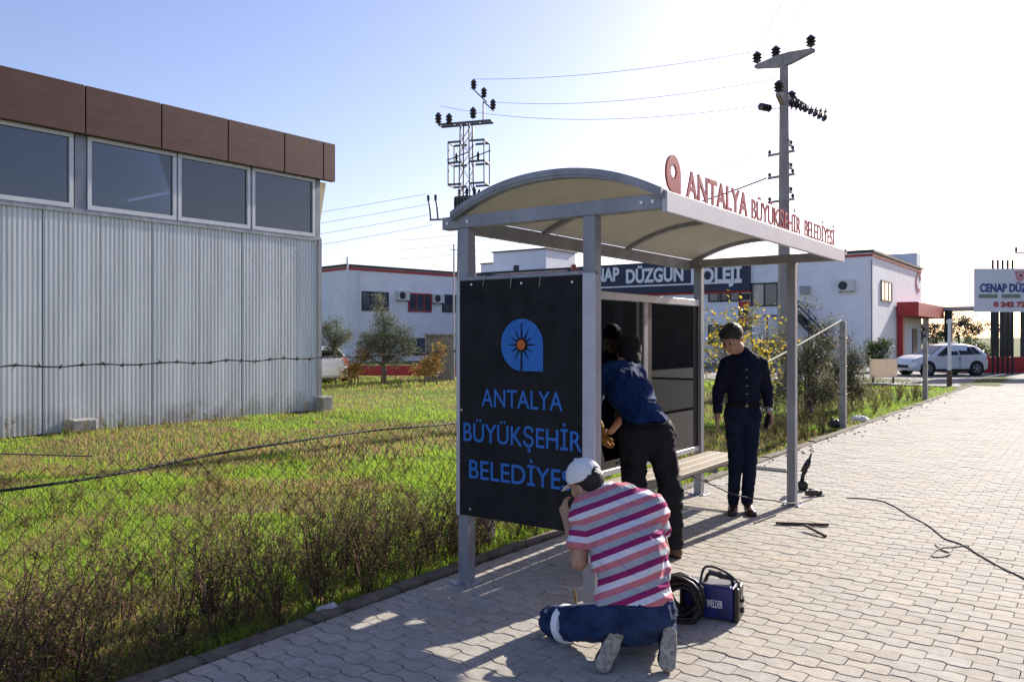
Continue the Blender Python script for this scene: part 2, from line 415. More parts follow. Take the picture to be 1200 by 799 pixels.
# side street the pavement runs into, and the road to the right
ASPH = mat('asphalt', (.075, .073, .07), .9, var=.3, vscale=1.5, bump=.5, bscale=120)
ROADC = mat('pale_asphalt', (.17, .165, .155), .9, var=.25, vscale=.8, bump=.4, bscale=90)
road = empty('road', G(0, 0, 0), R(54), kind='structure')
MB().box((5, -(4.35+5), -.19), (70, 10, .12)).build('carriageway', ASPH, road)
MB().box((33.6, -3, -.107), (13, 34, .11)).build('side_street', ROADC, road)
u = PU0
kerb2 = empty('road_kerb', G(0, 0, 0), R(54), kind='structure')
for i in range(45):
    o = bpy.data.objects.new('kerb_stone', kme['k']); C.objects.link(o); o.parent = kerb2
    o.location = (PU0+.35+i*.7, -4.265, .004)
# far yard in front of the school
YARD = mat('yard_concrete', (.20, .19, .175), .95, var=.25, vscale=1.1, bump=.4, bscale=60)
MB().box((44.3, -2, -.07), (8, 40, .05)).build('yard', YARD, empty('school_yard', G(0, 0, 0), R(54), kind='structure'))
# ------------------------------------------------------------------ steel warehouse on the left
WD = (math.sin(R(37.8)), math.cos(R(37.8))); WP = (-4.5, 19.2)
warehouse = empty('warehouse', (WP[0], WP[1], -.08), R(90-37.8), label='grey corrugated metal warehouse with brown fascia and dark strip windows', cat='building')
SHEET = mat('corrugated_sheet', (.80, .80, .79), .5, .0, var=.16, vscale=3.0, stretch=(1, 1, .07), detail=7, bump=.04, bscale=8)
TRIMW = mat('white_window_trim', (.68, .69, .72), .5, var=.08, vscale=4)
def mud_splash(m):
    """uneven mud splash and rust runs along the foot of the sheets"""
    t = m.node_tree; N = t.nodes; L = t.links; b = N['Principled BSDF']; src = b.inputs['Base Color'].links[0].from_socket
    tc = N.new('ShaderNodeTexCoord'); sp = N.new('ShaderNodeSeparateXYZ'); L.new(tc.outputs['Object'], sp.inputs[0])
    geo = N.new('ShaderNodeNewGeometry'); n = N.new('ShaderNodeTexNoise'); n.inputs['Scale'].default_value = 2.6; n.inputs['Detail'].default_value = 8; n.inputs['Roughness'].default_value = .7; L.new(geo.outputs['Position'], n.inputs['Vector'])
    a = N.new('ShaderNodeMath'); a.operation = 'MULTIPLY_ADD'; L.new(n.outputs['Fac'], a.inputs[0]); a.inputs[1].default_value = 1.5; a.inputs[2].default_value = -.45
    d = N.new('ShaderNodeMath'); d.operation = 'SUBTRACT'; L.new(a.outputs[0], d.inputs[0]); L.new(sp.outputs['Z'], d.inputs[1])
    r = N.new('ShaderNodeMapRange'); L.new(d.outputs[0], r.inputs[0]); r.inputs[1].default_value = -.15; r.inputs[2].default_value = .35; r.inputs[3].default_value = 0; r.inputs[4].default_value = .55
    mx = N.new('ShaderNodeMix'); mx.data_type = 'RGBA'; L.new(r.outputs[0], mx.inputs[0]); L.new(src, mx.inputs[6]); mx.inputs[7].default_value = (.30, .245, .18, 1); L.new(mx.outputs[2], b.inputs['Base Color'])
mud_splash(SHEET)
BROWN = mat('brown_fascia_sheet', (.115, .052, .035), .55, .1, var=.2, vscale=2.5, stretch=(1, 1, 4))
WGL = glass_mat('warehouse_glass', (.34, .38, .44), .01, 1.95)
INTW = mat('warehouse_inside', (.30, .31, .32), .9, var=.15, vscale=2)
CREAMW = mat('cream_board', (.62, .52, .33), .8, var=.15, vscale=3)
zs, zt, zf = 3.98, 5.36, 6.24        # sill, window head, top of fascia above the base
def ws(px): return face_at(px, 300, WP, WD)[0]
# corrugated cladding, one sheet after another
def sheet_mesh(w_, h_):
    mb = MB(); pitch = w_/12; pr = []
    for i in range(12):
        x = i*pitch
        pr += [(x, 0), (x+pitch*.30, 0), (x+pitch*.42, -.022), (x+pitch*.80, -.022), (x+pitch*.92, 0)]
    pr.append((w_, 0)); n = len(pr)
    P = [(a, b, 0) for a, b in pr]+[(a, b, h_) for a, b in pr]
    return mb.add(P, [(i, i+1, n+i+1, n+i) for i in range(n-1)])
shm = sheet_mesh(.985, zs-.02).mesh('cladding_sheet', SHEET)
for i in range(17):
    o = bpy.data.objects.new('cladding_sheet', shm); C.objects.link(o); o.parent = warehouse; o.location = (-.1-(i+1)*1.0, -.002-(i % 2)*.004, 0)
MB().box((-8.6, .05, zs/2-.05), (17.2, .08, zs-.1)).build('wall', INTW, warehouse)
mb = MB(); mb.box((-8.6, 4.5, zf-.35), (17.2, 9, .12)); mb.build('roof', INTW, warehouse)
MB().box((-8.6, 9, zf/2-.2), (17.2, .1, zf-.4)).build('rear_wall', INTW, warehouse)
MB().box((-.05, 4.5, zf/2-.25), (.1, 8.9, zf-.5)).build('end_wall', SHEET, warehouse)
MB().box((-17.15, 4.5, zf/2-.25), (.1, 8.9, zf-.5)).build('end_wall', SHEET, warehouse)
MB().box((-8.6, 4.5, .03), (17, 8.8, .06)).build('inner_floor', INTW, warehouse)
MB().box((-8.6, -.02, zs+.0), (17.2, .06, .09)).build('sill_flashing', GALV, warehouse)
# pillars between the windows
cuts = [(-16.9, ws(86)), (ws(101), ws(205.5)), (ws(207), ws(292)), (ws(294), ws(368))]
for a, b in ((ws(87), ws(100)), (ws(369.5), -.02)):
    MB().box(((a+b)/2, .02, (zs+zt)/2+.02), (b-a, .10, zt-zs+.06)).build('pillar', GALVP, warehouse)
win_x = [(ws(-330), ws(-150)), (ws(-148), ws(-32)), (ws(-30), ws(85)), cuts[1], cuts[2], cuts[3]]
for a, b in win_x:
    fr = MB(); t = .07
    fr.box(((a+b)/2, -.01, zs+.085), (b-a-.01, .09, .08)); fr.box(((a+b)/2, -.01, zt-.035), (b-a-.01, .09, t))
    fr.box((a+.04, -.01, (zs+zt)/2+.02), (t, .088, zt-zs-.19)); fr.box((b-.04, -.01, (zs+zt)/2+.02), (t, .088, zt-zs-.19))
    wf = fr.build('window', TRIMW, warehouse)
    MB().box(((a+b)/2, 0, (zs+zt)/2+.02), (b-a-.15, .012, zt-zs-.19)).build('pane', WGL, wf)
# brown fascia panels
fx = [ws(-330), ws(-190), ws(-80), ws(8)-.9, ws(95), ws(184), ws(262), ws(328), ws(373.5), ws(388)]
for a, b in zip(fx, fx[1:]):
    MB().box(((a+b)/2, -.10, (zt+zf)/2+.005), (b-a-.022, .14, zf-zt), bev=.008).build('fascia_panel', BROWN, warehouse)
MB().box(((fx[0]+fx[-1])/2, -.03, (zt+zf)/2), (fx[-1]-fx[0]-.1, .02, zf-zt-.06)).build('fascia_backing', BLACKP, warehouse)
MB().prism([(0, 0), (.22, 0), (.05, -.95), (0, -.95)], (.02, .08, zt-.01), (1, 0, 0), (0, 0, 1), (0, 1, 0), .1).build('soffit_bracket', CREAMW, warehouse)
MB().box((-.05, -.04, zs/2+.15), (.10, .05, zs-.3)).build('corner_trim', GALVP, warehouse)
a = ws(90)
MB().box((a, -.17, .12), (.42, .32, .22), bev=.02).build('footing', CONC, warehouse)
MB().box((-.05, -.17, .14), (.34, .32, .36), bev=.02).build('footing', CONC, warehouse)
# pale boards stored inside, behind the glass
for nm, x0, x1, y, h, m in (('board_stack', ws(215), ws(289), 1.0, 4.55, WHITEP), ('board_stack', ws(175), ws(207), 1.2, 4.22, WHITEP), ('crate_stack', ws(303), ws(352), .9, 5.1, CREAMW)):
    mb = MB(); 
    for j in range(5): mb.box(((x0+x1)/2, y+.03*(j % 2), .1+(h-.1)*(j+.5)/5), (x1-x0, .5, (h-.1)/5-.02))
    mb.build(nm, m, warehouse)

# ------------------------------------------------------------------ bus shelter
SL, SD_, SH = 3.8, .955, 2.417
shelter = empty('bus_shelter', G(0, 0, 0), R(54), label='grey steel bus shelter with arched roof and dark lettered end panel', cat='bus shelter')
def S(u, v, z): return (u, -v, z)
def sbox(u0, u1, v0, v1, z0, z1, bev=.003): return MB().box(((u0+u1)/2, -(v0+v1)/2, (z0+z1)/2), (abs(u1-u0), abs(v1-v0), abs(z1-z0)), bev=bev)
BOLT = mat('bolt_zinc', (.62, .62, .64), .35, .6)
pw = .04
for (u_, v_) in ((0, 0), (0, SD_), (SL, 0), (SL, SD_)):
    p = sbox(u_-pw, u_+pw, v_-pw, v_+pw, .008, SH-.084).build('post', GALVP, shelter)
    sbox(u_-.085, u_+.085, v_-.085, v_+.085, .001, .009).build('base_plate', GALV, p)
    for a in (-1, 1):
        for b in (-1, 1): MB().cyl(S(u_+a*.065, v_+b*.065, .009), S(u_+a*.065, v_+b*.065, .022), .009, n=6).build('bolt', BOLT, p)
# end beams, back beam, front rail
bv0, bv1 = -.18, 1.42
for u_ in (0, SL):
    b = sbox(u_-.04, u_+.04, bv0, bv1, SH-.082, SH).build('end_beam', GALVP, shelter)
    for v_ in (bv0+.05, -.02+.06, bv1-.12, bv1-.05):
        MB().cyl(S(u_-.04, v_, SH-.042), S(u_-.047, v_, SH-.042), .011, n=8).build('bolt', BOLT, b)
sbox(.042, SL-.042, bv0+.07, bv0+.12, SH-.10, SH-.002).build('back_beam', GALVP, shelter)
RIDGE = .185; v0r, v1r = bv0+.105, 1.44
def arc(v):
    t = (v-v0r)/(v1r-v0r)*2-1; return SH+.004+RIDGE*(1-abs(t)**2.15)
ROOFM = mat('roof_sheet', (.58, .55, .48), .45, var=.10, vscale=1.5, trans=.3, bump=.03, bscale=3)
n = 28; vv_ = [v0r+(v1r-v0r)*i/n for i in range(n+1)]
mb = MB(); us = np.linspace(-.07, SL+.07, 9)
P = []; F = []
for k in (0, 1):
    for u_ in us:
        for v_ in vv_: P.append(S(u_, v_, arc(v_)+k*.012))
def vid(k, i, j): return (k*len(us)+i)*(n+1)+j
for i in range(len(us)-1):
    for j in range(n):
        F.append((vid(1, i, j), vid(1, i, j+1), vid(1, i+1, j+1), vid(1, i+1, j))); F.append((vid(0, i, j), vid(0, i+1, j), vid(0, i+1, j+1), vid(0, i, j+1)))
for j in range(n):
    F.append((vid(0, 0, j), vid(0, 0, j+1), vid(1, 0, j+1), vid(1, 0, j))); F.append((vid(0, 8, j), vid(1, 8, j), vid(1, 8, j+1), vid(0, 8, j+1)))
roof = autosmooth(MB().add(P, F).build('roof', ROOFM, shelter))
# arched ribs: the two end ribs and the three inner ones
for u_ in (-.045, 1.02, 2.36, SL+.045):
    w_ = .032 if u_ in (-.045, SL+.045) else .025
    mb = MB(); P = []; F = []
    for v_ in vv_:
        z = arc(v_); P += [S(u_-w_, v_, z-.034), S(u_+w_, v_, z-.034), S(u_+w_, v_, z-.002), S(u_-w_, v_, z-.002)]
    for j in range(n):
        for k in range(4): F.append((j*4+k, j*4+(k+1) % 4, j*4+4+(k+1) % 4, j*4+4+k))
    F += [(3, 2, 1, 0), (n*4, n*4+1, n*4+2, n*4+3)]
    MB().add(P, F).build('rib', GALVP, roof)
# arched edge trim over the near and far end of the sheet
for u_ in (-.073, SL+.073):
    P = []; F = []; w_ = .011
    for v_ in vv_:
        z = arc(v_); P += [S(u_-w_, v_, z-.018), S(u_+w_, v_, z-.018), S(u_+w_, v_, z+.020), S(u_-w_, v_, z+.020)]
    for j in range(n):
        for k in range(4): F.append((j*4+k, j*4+(k+1) % 4, j*4+4+(k+1) % 4, j*4+4+k))
    F += [(3, 2, 1, 0), (n*4, n*4+1, n*4+2, n*4+3)]
    MB().add(P, F).build('edge_trim', GALVP, roof)
# front fascia with standing letters
FASC = mat('fascia_aluminium', (.55, .55, .58), .45, .1, var=.06, vscale=3)
fz0, fz1 = SH-.105, SH+.012
fascia = sbox(-.04, SL-.06, 1.423, 1.455, fz0, fz1).build('fascia', FASC, shelter)
for u_ in (0, SL): sbox(u_-.045, u_+.045, bv1+.001, bv1+.003, SH-.086, SH+.004).build('beam_cap', ALU, shelter)
REDL = mat('red_letter_paint', (.58, .10, .10), .5, var=.15, vscale=20, trans=.35)
LZ = fz1+.004
def fx_u(px):      # u on the fascia plane seen at a photo column
    P0 = G(0, 1.44); s, _ = face_at(px, 250, (P0.x, P0.y), (UX, UY)); return s
def stand_letters(word, pxa, pxb, h, bold):
    a, b = fx_u(pxa), fx_u(pxb)
    full = text_mesh(word, 1, .1, REDL); co = [v.co.x for v in full.vertices]; lo, hi = min(co), max(co)
    # each letter is a mesh of its own, spaced as in the word
    adv = []
    for i in range(len(word)):
        t = text_mesh(word[:i+1], 1, .1, REDL); adv.append(max(v.co.x for v in t.vertices))
    for i, ch in enumerate(word):
        me = text_mesh(ch, 1, .008, REDL, bold=bold); xs = [v.co.x for v in me.vertices]; ys = [v.co.y for v in me.vertices]
        w_ = (max(xs)-min(xs)); x1 = adv[i]; x0 = x1-w_
        k = (b-a)/(hi-lo); base = h/.73
        top = max(ys); bot = min(ys)
        fit_text(me, 0, w_*k, bot*base, top*base)
        o = link('letter', me, fascia); o.matrix_local = Matrix.Translation((a+(x0-lo)*k, -1.44, LZ)) @ Matrix.Rotation(R(90), 4, 'X')
stand_letters('ANTALYA', 805, 876, .165, .018)
stand_letters('BÜYÜKŞEHİR', 881, 938, .145, .003)
stand_letters('BELEDİYESİ', 943, 978, .145, .001)
mb = MB(); mb.box((SL/2, -1.44, LZ-.002), (SL-.35, .006, .006)); mb.build('letter_rail', REDL, fascia)
# drop-shaped emblem: square corner at the lower right, round hole with a ragged sun edge
def drop_poly(cx, cz, r, n=40):
    pts = []
    for i in range(n+1):
        t = R(0)+ (R(270))*i/n; pts.append((cx+r*math.cos(t), cz+r*math.sin(t)))
    pts.append((cx+r, cz-r)); return pts
def ring_mesh(outer, cx, cz, rh, o, h, mi=0, spikes=16):
    """plate with a sun-shaped hole: outer outline resampled against the hole by angle"""
    N_ = 64; mb = MB(); P = []
    inn = []
    for i in range(N_):
        t = 2*math.pi*i/N_; inn.append((cx+(rh*(1.0 if i % 4 else 1.35))*math.cos(t), cz+(rh*(1.0 if i % 4 else 1.35))*math.sin(t)))
    out = []
    for i in range(N_):
        t = 2*math.pi*i/N_; d = (math.cos(t), math.sin(t)); best = 0
        for (x0, z0), (x1, z1) in zip(outer, outer[1:]+outer[:1]):
            ex, ez = x1-x0, z1-z0; den = d[0]*ez-d[1]*ex
            if abs(den) < 1e-9: continue
            s = ((x0-cx)*ez-(z0-cz)*ex)/den; q = ((x0-cx)*d[1]-(z0-cz)*d[0])/den
            if s > 0 and -1e-6 <= q <= 1+1e-6: best = max(best, s)
        out.append((cx+best*d[0], cz+best*d[1]))
    for k in (0, h):
        for a, b in inn: P.append((a, o+k, b))
        for a, b in out: P.append((a, o+k, b))
    F = []
    for i in range(N_):
        j = (i+1) % N_; F += [(i, j, N_+j, N_+i), (2*N_+i, 3*N_+i, 3*N_+j, 2*N_+j), (i, 2*N_+i, 2*N_+j, j), (N_+i, N_+j, 3*N_+j, 3*N_+i)]
    return MB().add(P, F, mi)
ea, eb = fx_u(780), fx_u(797); er = (eb-ea)/2
out_ = [((a-ea-er)*1.0+ea+er, (b)) for a, b in drop_poly(ea+er, 0, er)]
out_ = [(a, LZ+.105+(b)*(.105/er)) for a, b in out_]
ring_mesh(out_, ea+er, LZ+.118, .036, -1.446, .012).build('emblem', REDL, fascia)

# lettered end panel between the two near posts
TARP = mat('black_mesh_tarp', (.020, .020, .022), .75, col2=(.008, .008, .010), vscale=9, bump=.25, bscale=220, spec=.25, bdist=.002)
PBLUE = mat('sign_blue_print', (.022, .15, .50), .7, var=.10, vscale=30, bump=.25, bscale=220, bdist=.002)
PORG = mat('sign_orange_print', (.55, .12, .02), .7)
pz0, pz1 = .462, 1.985; pu = -.052
panel = sbox(pu-.004, pu+.004, -.012, SD_-.005, pz0, pz1, bev=0).build('sign_panel', TARP, shelter)
sbox(-.055, -.041, -.045, -.012, pz0-.01, pz1+.01).build('panel_edge_strip', ALU, shelter)
sbox(-.058, -.041, SD_-.034, SD_+.048, .30, pz1+.012).build('panel_edge_strip', ALU, shelter)
sbox(-.05, -.0, -.03, SD_+.04, pz1+.002, pz1+.026).build('panel_top_rail', GALVP, shelter)
PF = G(pu, 0); PFd = (UY, -UX)
def pf(px, py): return face_at(px, py, (PF.x, PF.y), PFd)      # -> (v, z)
def panel_text(word, pxa, pya0, pya1, pxb, pyb0, pyb1, bold):
    (va, za1), (vb, zb1) = pf(pxa, pya0), pf(pxb, pyb0); za0 = pf(pxa, pya1)[1]; zb0 = pf(pxb, pyb1)[1]
    z1, z0 = (za1+zb1)/2, (za0+zb0)/2
    cap = text_mesh('H', 1, .1, PBLUE); full = text_mesh(word, 1, .003, PBLUE, bold=bold)
    ys = [v.co.y for v in full.vertices]; k = (z1-z0)/.7
    fit_text(full, va, vb, z0+min(ys)*k, z0+max(ys)*k)
    o = link('lettering', full, panel)
    # text x -> +v (local -y), text y -> z, facing -u
    o.matrix_local = Matrix(((0, 0, -1, pu-.006), (-1, 0, 0, 0), (0, 1, 0, 0), (0, 0, 0, 1)))
panel_text('ANTALYA', 565, 455, 475, 660, 459, 482, .006)
panel_text('BÜYÜKŞEHİR', 544, 494.5, 515, 682.5, 505, 530, .006)
panel_text('BELEDİYESİ', 550.5, 540, 560.5, 682, 550, 575, .006)
def on_panel(poly, m, d, name):
    mb = MB(); mb.prism([(a, b) for a, b in poly], (pu-.0045-d, 0, 0), (0, -1, 0), (0, 0, 1), (-1, 0, 0), .0012); return mb.build(name, m, panel)
(v0_, zt_), (v1_, zb_) = pf(588, 374), pf(637, 436); r0 = (v1_-v0_)/2; cz_ = pf(612, 404)[1]; cx_ = (v0_+v1_)/2
on_panel([(a, cz_+(b-cz_)*1.02) for a, b in drop_poly(cx_, cz_, r0)], PBLUE, .001, 'emblem')
sun_poly = []
for i in range(48):
    t = 2*math.pi*i/48; rr = {0: .60, 1: .30, 2: .26, 3: .30}[i % 4] if (i % 8) else .68
    rr = rr if i % 4 else (.62 if i % 8 else .72); sun_poly.append((cx_+r0*rr*math.cos(t), cz_+r0*rr*math.sin(t)))
on_panel(sun_poly, TARP, .0035, 'emblem_rays')
mb = MB(); on_panel([(cx_-.006, cz_-r0*1.01), (cx_+.006, cz_-r0*1.01), (cx_+.003, cz_+r0*.85), (cx_-.003, cz_+r0*.85)], TARP, .0062, 'emblem_rays')
on_panel([(cx_+r0*.2*math.cos(2*math.pi*i/20), cz_+r0*.2*math.sin(2*math.pi*i/20)) for i in range(20)], PORG, .009, 'emblem_sun')
for (px, py) in ((553.5, 333.5), (612, 332), (671.5, 330.5), (552, 596), (542, 480)):
    v_, z_ = pf(px, py); MB().cyl(S(pu-.004, v_, z_), S(pu-.012, v_, z_), .0075, n=10).build('bolt', BOLT, panel)
for (px, py) in ((539, 345), (539, 467), (693, 332), (693, 477), (539, 592)):
    v_, z_ = pf(px, py); MB().cyl(S(-.055, v_, z_), S(-.062, v_, z_), .006, n=8).build('bolt', BOLT, shelter)
# tarp ties hanging over the top edge
WIRE = mat('tie_wire', (.35, .34, .32), .5, .4)
for i, (px, l) in enumerate(((568, .05), (600, .06), (634, .055))):
    v_, z_ = pf(px, 326); MB().tube([S(pu-.006, v_, z_+.02), S(pu-.014, v_+.004, z_-.01), S(pu-.011, v_-.006, z_-l)], .0025, 5).build('tie', WIRE, panel)
v_, z_ = pf(555, 338); mb = MB(); mb.tube([S(pu-.012, v_+i*.022, z_-.015-.03*math.sin(i*.55)-.012*math.sin(i*1.3)) for i in range(24)], .002, 5); mb.build('tie', BLACKP, panel)

# back wall: frame, dark panes
SGL = glass_mat('smoked_glass', (.07, .07, .08), .015)
zb0, zb1 = .505, 1.99
fr = [(0.05, SL-.05)]
sbox(.042, SL-.042, -.028, .028, zb1-.052, zb1+.012).build('back_top_rail', ALU, shelter)
sbox(.042, SL-.042, -.028, .028, zb0-.05, zb0).build('back_bottom_rail', ALU, shelter)
mull = [1.30, 2.55]
for u_ in mull: sbox(u_-.04, u_+.04, -.026, .026, zb0, zb1-.054).build('mullion', GALVP, shelter)
edges = [.042]+mull+[SL-.042]
for i in range(3):
    a, b = edges[i]+(.042 if i else 0), edges[i+1]-(.042 if i < 2 else 0)
    for x0, x1 in ((a, a+.11), (b-.11, b)): sbox(x0, x1, -.006, .006, zb0+.002, zb1-.056, bev=0).build('black_border', BLACKP, shelter)
    sbox(a+.112, b-.112, -.004, .004, zb0+.002, zb1-.056, bev=0).build('pane', SGL, shelter)
# bench: two wooden planks on a steel frame
WOOD = mat('bench_wood', (.28, .23, .165), .7, var=.3, vscale=5, stretch=(.6, 12, 12), bump=.25, bscale=20)
bench = sbox(.30, SL-.06, .10, .14, .36, .40).build('bench_frame', GALVP, shelter)
sbox(.30, SL-.06, .36, .40, .36, .40).build('bench_rail', GALVP, bench)
for k in range(3): sbox(.22, SL+.12, .06+k*.135, .06+k*.135+.125, .401, .437, bev=.006).build('bench_plank', WOOD, bench)
for u_ in (.5, 1.9, 3.3): sbox(u_-.02, u_+.02, .03, .40, .32, .359).build('bench_bracket', GALVP, bench)
# lower rail of the far end, not yet filled with a panel (ribbed bar)
far = sbox(SL-.015, SL+.015, .042, SD_-.042, .305, .325).build('side_rail', GALVP, shelter)
for i in range(38):
    v_ = .055+i*.0223; 
    if v_ < SD_-.05: sbox(SL-.02, SL+.02, v_, v_+.010, .326, .345, bev=0).build('rail_rib', GALVP, far)
# ------------------------------------------------------------------ school building in the background
SCHW = mat('school_white_render', (.80, .80, .84), .85, var=.07, vscale=1.2, bump=.1, bscale=30)
DARKT = mat('dark_roof_trim', (.03, .03, .035), .6); REDP = mat('red_paint', (.42, .03, .035), .55, var=.15, vscale=5)
NAVY = mat('navy_sign_board', (.012, .02, .055), .5, var=.15, vscale=2); WHITEL = mat('white_letter', (.8, .8, .82), .5)
WGLASS = mat('school_window_glass', (.05, .06, .08), .08, spec=.8); CURT = mat('pale_curtain', (.55, .52, .45), .9, var=.3, vscale=3, stretch=(6, 6, .5))
STEELD = mat('dark_steel', (.03, .032, .038), .5, .3)
BP = (21.2, 48.3); BD = (UY, -UX)
school = empty('school_building', (BP[0], BP[1], -.06), R(-36), label='white two storey school building with navy name board and red entrance canopy', cat='building')
def fB(px, py): s, z = face_at(px, py, BP, BD); return s, z+.06
def fE(px, py): s, z = face_at(px, py, BP, (UX, UY)); return s, z+.06
HB = 6.68
MB().box((-14.8, 8, HB/2), (29.6, 16, HB)).build('wall', SCHW, school)
rf = MB().box((-14.8, 8, HB+.075), (29.9, 16.3, .15)).build('roof', DARKT, school)
mb = MB(); mb.box((-14.8, -.03, HB-.16), (29.6, .06, .13)); mb.box((.03, 8, HB-.16), (.06, 16, .13)); mb.build('red_line', REDP, school)
MB().box((.02, -.02, HB/2-.2), (.06, .06, HB-.4)).build('corner_strip', mat('grey_strip', (.25, .2, .24), .7), school)
MB().box((-1.6, 15, HB+.62), (3.2, 1.6, 1.05)).build('rear_parapet', SCHW, school)
def window(parent, x0, x1, z0, z1, y=0, frame=STEELD, pane=WGLASS, mull=1, curtain=False, ax='x'):
    def bx(a, b, c, d, e, f):   # along-face range, depth range, z range
        return MB().box(((a+b)/2, (c+d)/2, (e+f)/2), (b-a, d-c, f-e)) if ax == 'x' else MB().box((-(c+d)/2, (a+b)/2, (e+f)/2), (d-c, b-a, f-e))
    t = .09; fr = MB()
    for q in ((x0, x1, y-.07, y-.003, z0, z0+t), (x0, x1, y-.07, y-.003, z1-t, z1), (x0, x0+t, y-.07, y-.003, z0+t, z1-t), (x1-t, x1, y-.07, y-.003, z0+t, z1-t)):
        b = bx(*q); fr.add(b.v, b.f)
    for i in range(mull):
        xm = x0+(x1-x0)*(i+1)/(mull+1); b = bx(xm-.04, xm+.04, y-.06, y-.003, z0+t, z1-t); fr.add(b.v, b.f)
    wf = fr.build('window', frame, parent)
    if curtain: b = bx(x0+t+.15, (x0+x1)/2-.05, y-.02, y-.008, z0+t, z1-t); b.build('curtain', CURT, wf)
    bx(x0+t, x1-t, y-.035, y-.028, z0+t, z1-t).build('pane', pane, wf) if not curtain else bx(x0+t, x1-t, y-.008, y-.004, z0+t, z1-t).build('pane', pane, wf)
(a, z1), (b, z0) = fB(880, 332), fB(912, 358.5); window(school, a, b, z0, z1, mull=1, curtain=True)
# name board
(a, z1), (b, z0) = fB(667, 306), fB(880, 340); sz1 = fB(880, 302)[1]
sg = MB().box(((a+b)/2, -.14, (z0+sz1)/2), (b-a, .26, sz1-z0)).build('name_board', NAVY, school)
def face_text(word, pxa, pxb, py0, py1, parent, fn, y, m, bold):
    (xa, zt1), (xb, zb1) = fn(pxa, py0), fn(pxb, py1); me = text_mesh(word, 1, .03, m, bold=bold); ys = [v.co.y for v in me.vertices]
    k = (zt1-zb1)/.7; fit_text(me, xa, xb, zb1+min(ys)*k, zb1+max(ys)*k)
    o = link('lettering', me, parent); o.matrix_local = Matrix.Translation((0, y, 0)) @ Matrix.Rotation(R(90), 4, 'X')
for word, pa, pb in (('CENAP', 683, 728), ('DÜZGÜN', 736, 803), ('KOLEJİ', 812, 871)):
    me = None; (xa, _), (xb, _) = fB(pa, 320), fB(pb, 320); zc = fB((pa+pb)/2, 322.5)[1]; h = .46
    me = text_mesh(word, 1, .03, WHITEL, bold=.035); ys = [v.co.y for v in me.vertices]; k = 2*h/.7
    fit_text(me, xa, xb, zc-h+min(ys)*k, zc-h+max(ys)*k); o = link('lettering', me, sg); o.matrix_local = Matrix.Translation((0, -.29, 0)) @ Matrix.Rotation(R(90), 4, 'X')
zl = fB(790, 334)[1]; MB().box(((a+b)/2+1, -.28, zl), (b-a-3, .03, .1)).build('white_line', WHITEL, sg)
(ea_, ez1), (eb_, ez0) = fB(668, 306), fB(683, 320)
mb = MB()
for i in range(9):
    t = i*.7; mb.box(((ea_+eb_)/2+.45*math.cos(t)*(i/9), -.285, (ez0+ez1)/2+.35*math.sin(t)*(i/9)), (.28, .02, .12), M=Matrix.Rotation(-t, 4, 'Y'))
mb.build('emblem', mat('emblem_red', (.5, .12, .1), .6), sg)
zw = fB(790, 338.5)[1]; xb = fB(880, 330)[0]; xa = fB(640, 330)[0]
MB().box(((xa+xb)/2, -.08, zw), (xb-xa, .14, .16)).build('white_band', WHITEL, school)
zr = fB(790, 343)[1]; MB().box(((xa+xb)/2, -.06, zr), (xb-xa, .10, .30)).build('red_band', REDP, school)
x0, x1 = fB(866, 350)[0], fB(879, 350)[0]
for i in range(5):
    z = fB(872, 346+i*9)[1]; MB().box(((x0+x1)/2, -.04, z-.1), (x1-x0, .07, .42)).build('chequer_tile', [DARKT, REDP][i % 2], school)
for i, px in enumerate((735, 760, 842, 856)):
    x = fB(px, 360)[0]; window(school, x-.7, x+.7, 1.2, 2.5, mull=1)
    window(school, x-.7, x+.7, 4.0, 4.9, mull=1)
# roof-top block set back behind the front
PP = (2.9, 70.0)
pent = empty('stair_tower', (PP[0], PP[1], -.05), R(-36), label='white rooftop block with thin dark eaves behind the school roof', cat='building')
hP = 9.2; la = -face_at(578, 300, PP, BD)[0]; lb = face_at(674, 300, PP, (UX, UY))[0]
MB().box((-la/2, lb/2, hP/2), (la, lb, hP)).build('wall', SCHW, pent)
MB().box((-la/2, lb/2, hP+.05), (la+.3, lb+.3, .1)).build('roof', DARKT, pent)
MB().box((-la-.9, lb/2+.5, hP/2-.45), (1.8, lb, hP-.9)).build('wing', SCHW, pent); MB().box((-la-.9, lb/2+.5, hP-.85), (1.9, lb+.2, .1)).build('wing_roof', DARKT, pent)
MB().box((-la*.55, -.03, hP-1.6), (.55, .05, .7)).build('vent_opening', STEELD, pent)
# end face: window, canopy, door, emblem (along local y, face x = 0)
(a, z1), (b, z0) = fE(1032, 328), fE(1044.5, 354.5); window(school, a, b, z0, z1, ax='y', mull=2)
(a, z1), (b, z0) = fE(1050, 354), fE(1083, 374)
can = MB().box((.7, (a+b)/2, (z0+z1)/2), (1.3, b-a, z1-z0), bev=.02).build('entrance_canopy', REDP, school)
MB().box((.2, a+.5, z0/2), (.35, .55, z0)).build('canopy_pillar', REDP, school); MB().box((.2, b-.5, z0/2), (.35, .5, z0)).build('canopy_pillar', SCHW, school)
MB().box((.03, (a+b)/2+1.2, 1.15), (.06, 1.6, 2.3)).build('door', STEELD, school)
(a, z1), (b, z0) = fE(1073, 318), fE(1079, 343); mb = MB()
for i in range(14):
    t = R(30+i*20); mb.box((.03, (a+b)/2+(b-a)*.42*math.cos(t), (z0+z1)/2+(z1-z0)*.42*math.sin(t)), (.04, .22, .28), M=Matrix.Rotation(t, 4, 'X'))
mb.build('emblem', mat('emblem_dark_red', (.3, .06, .1), .6), school)
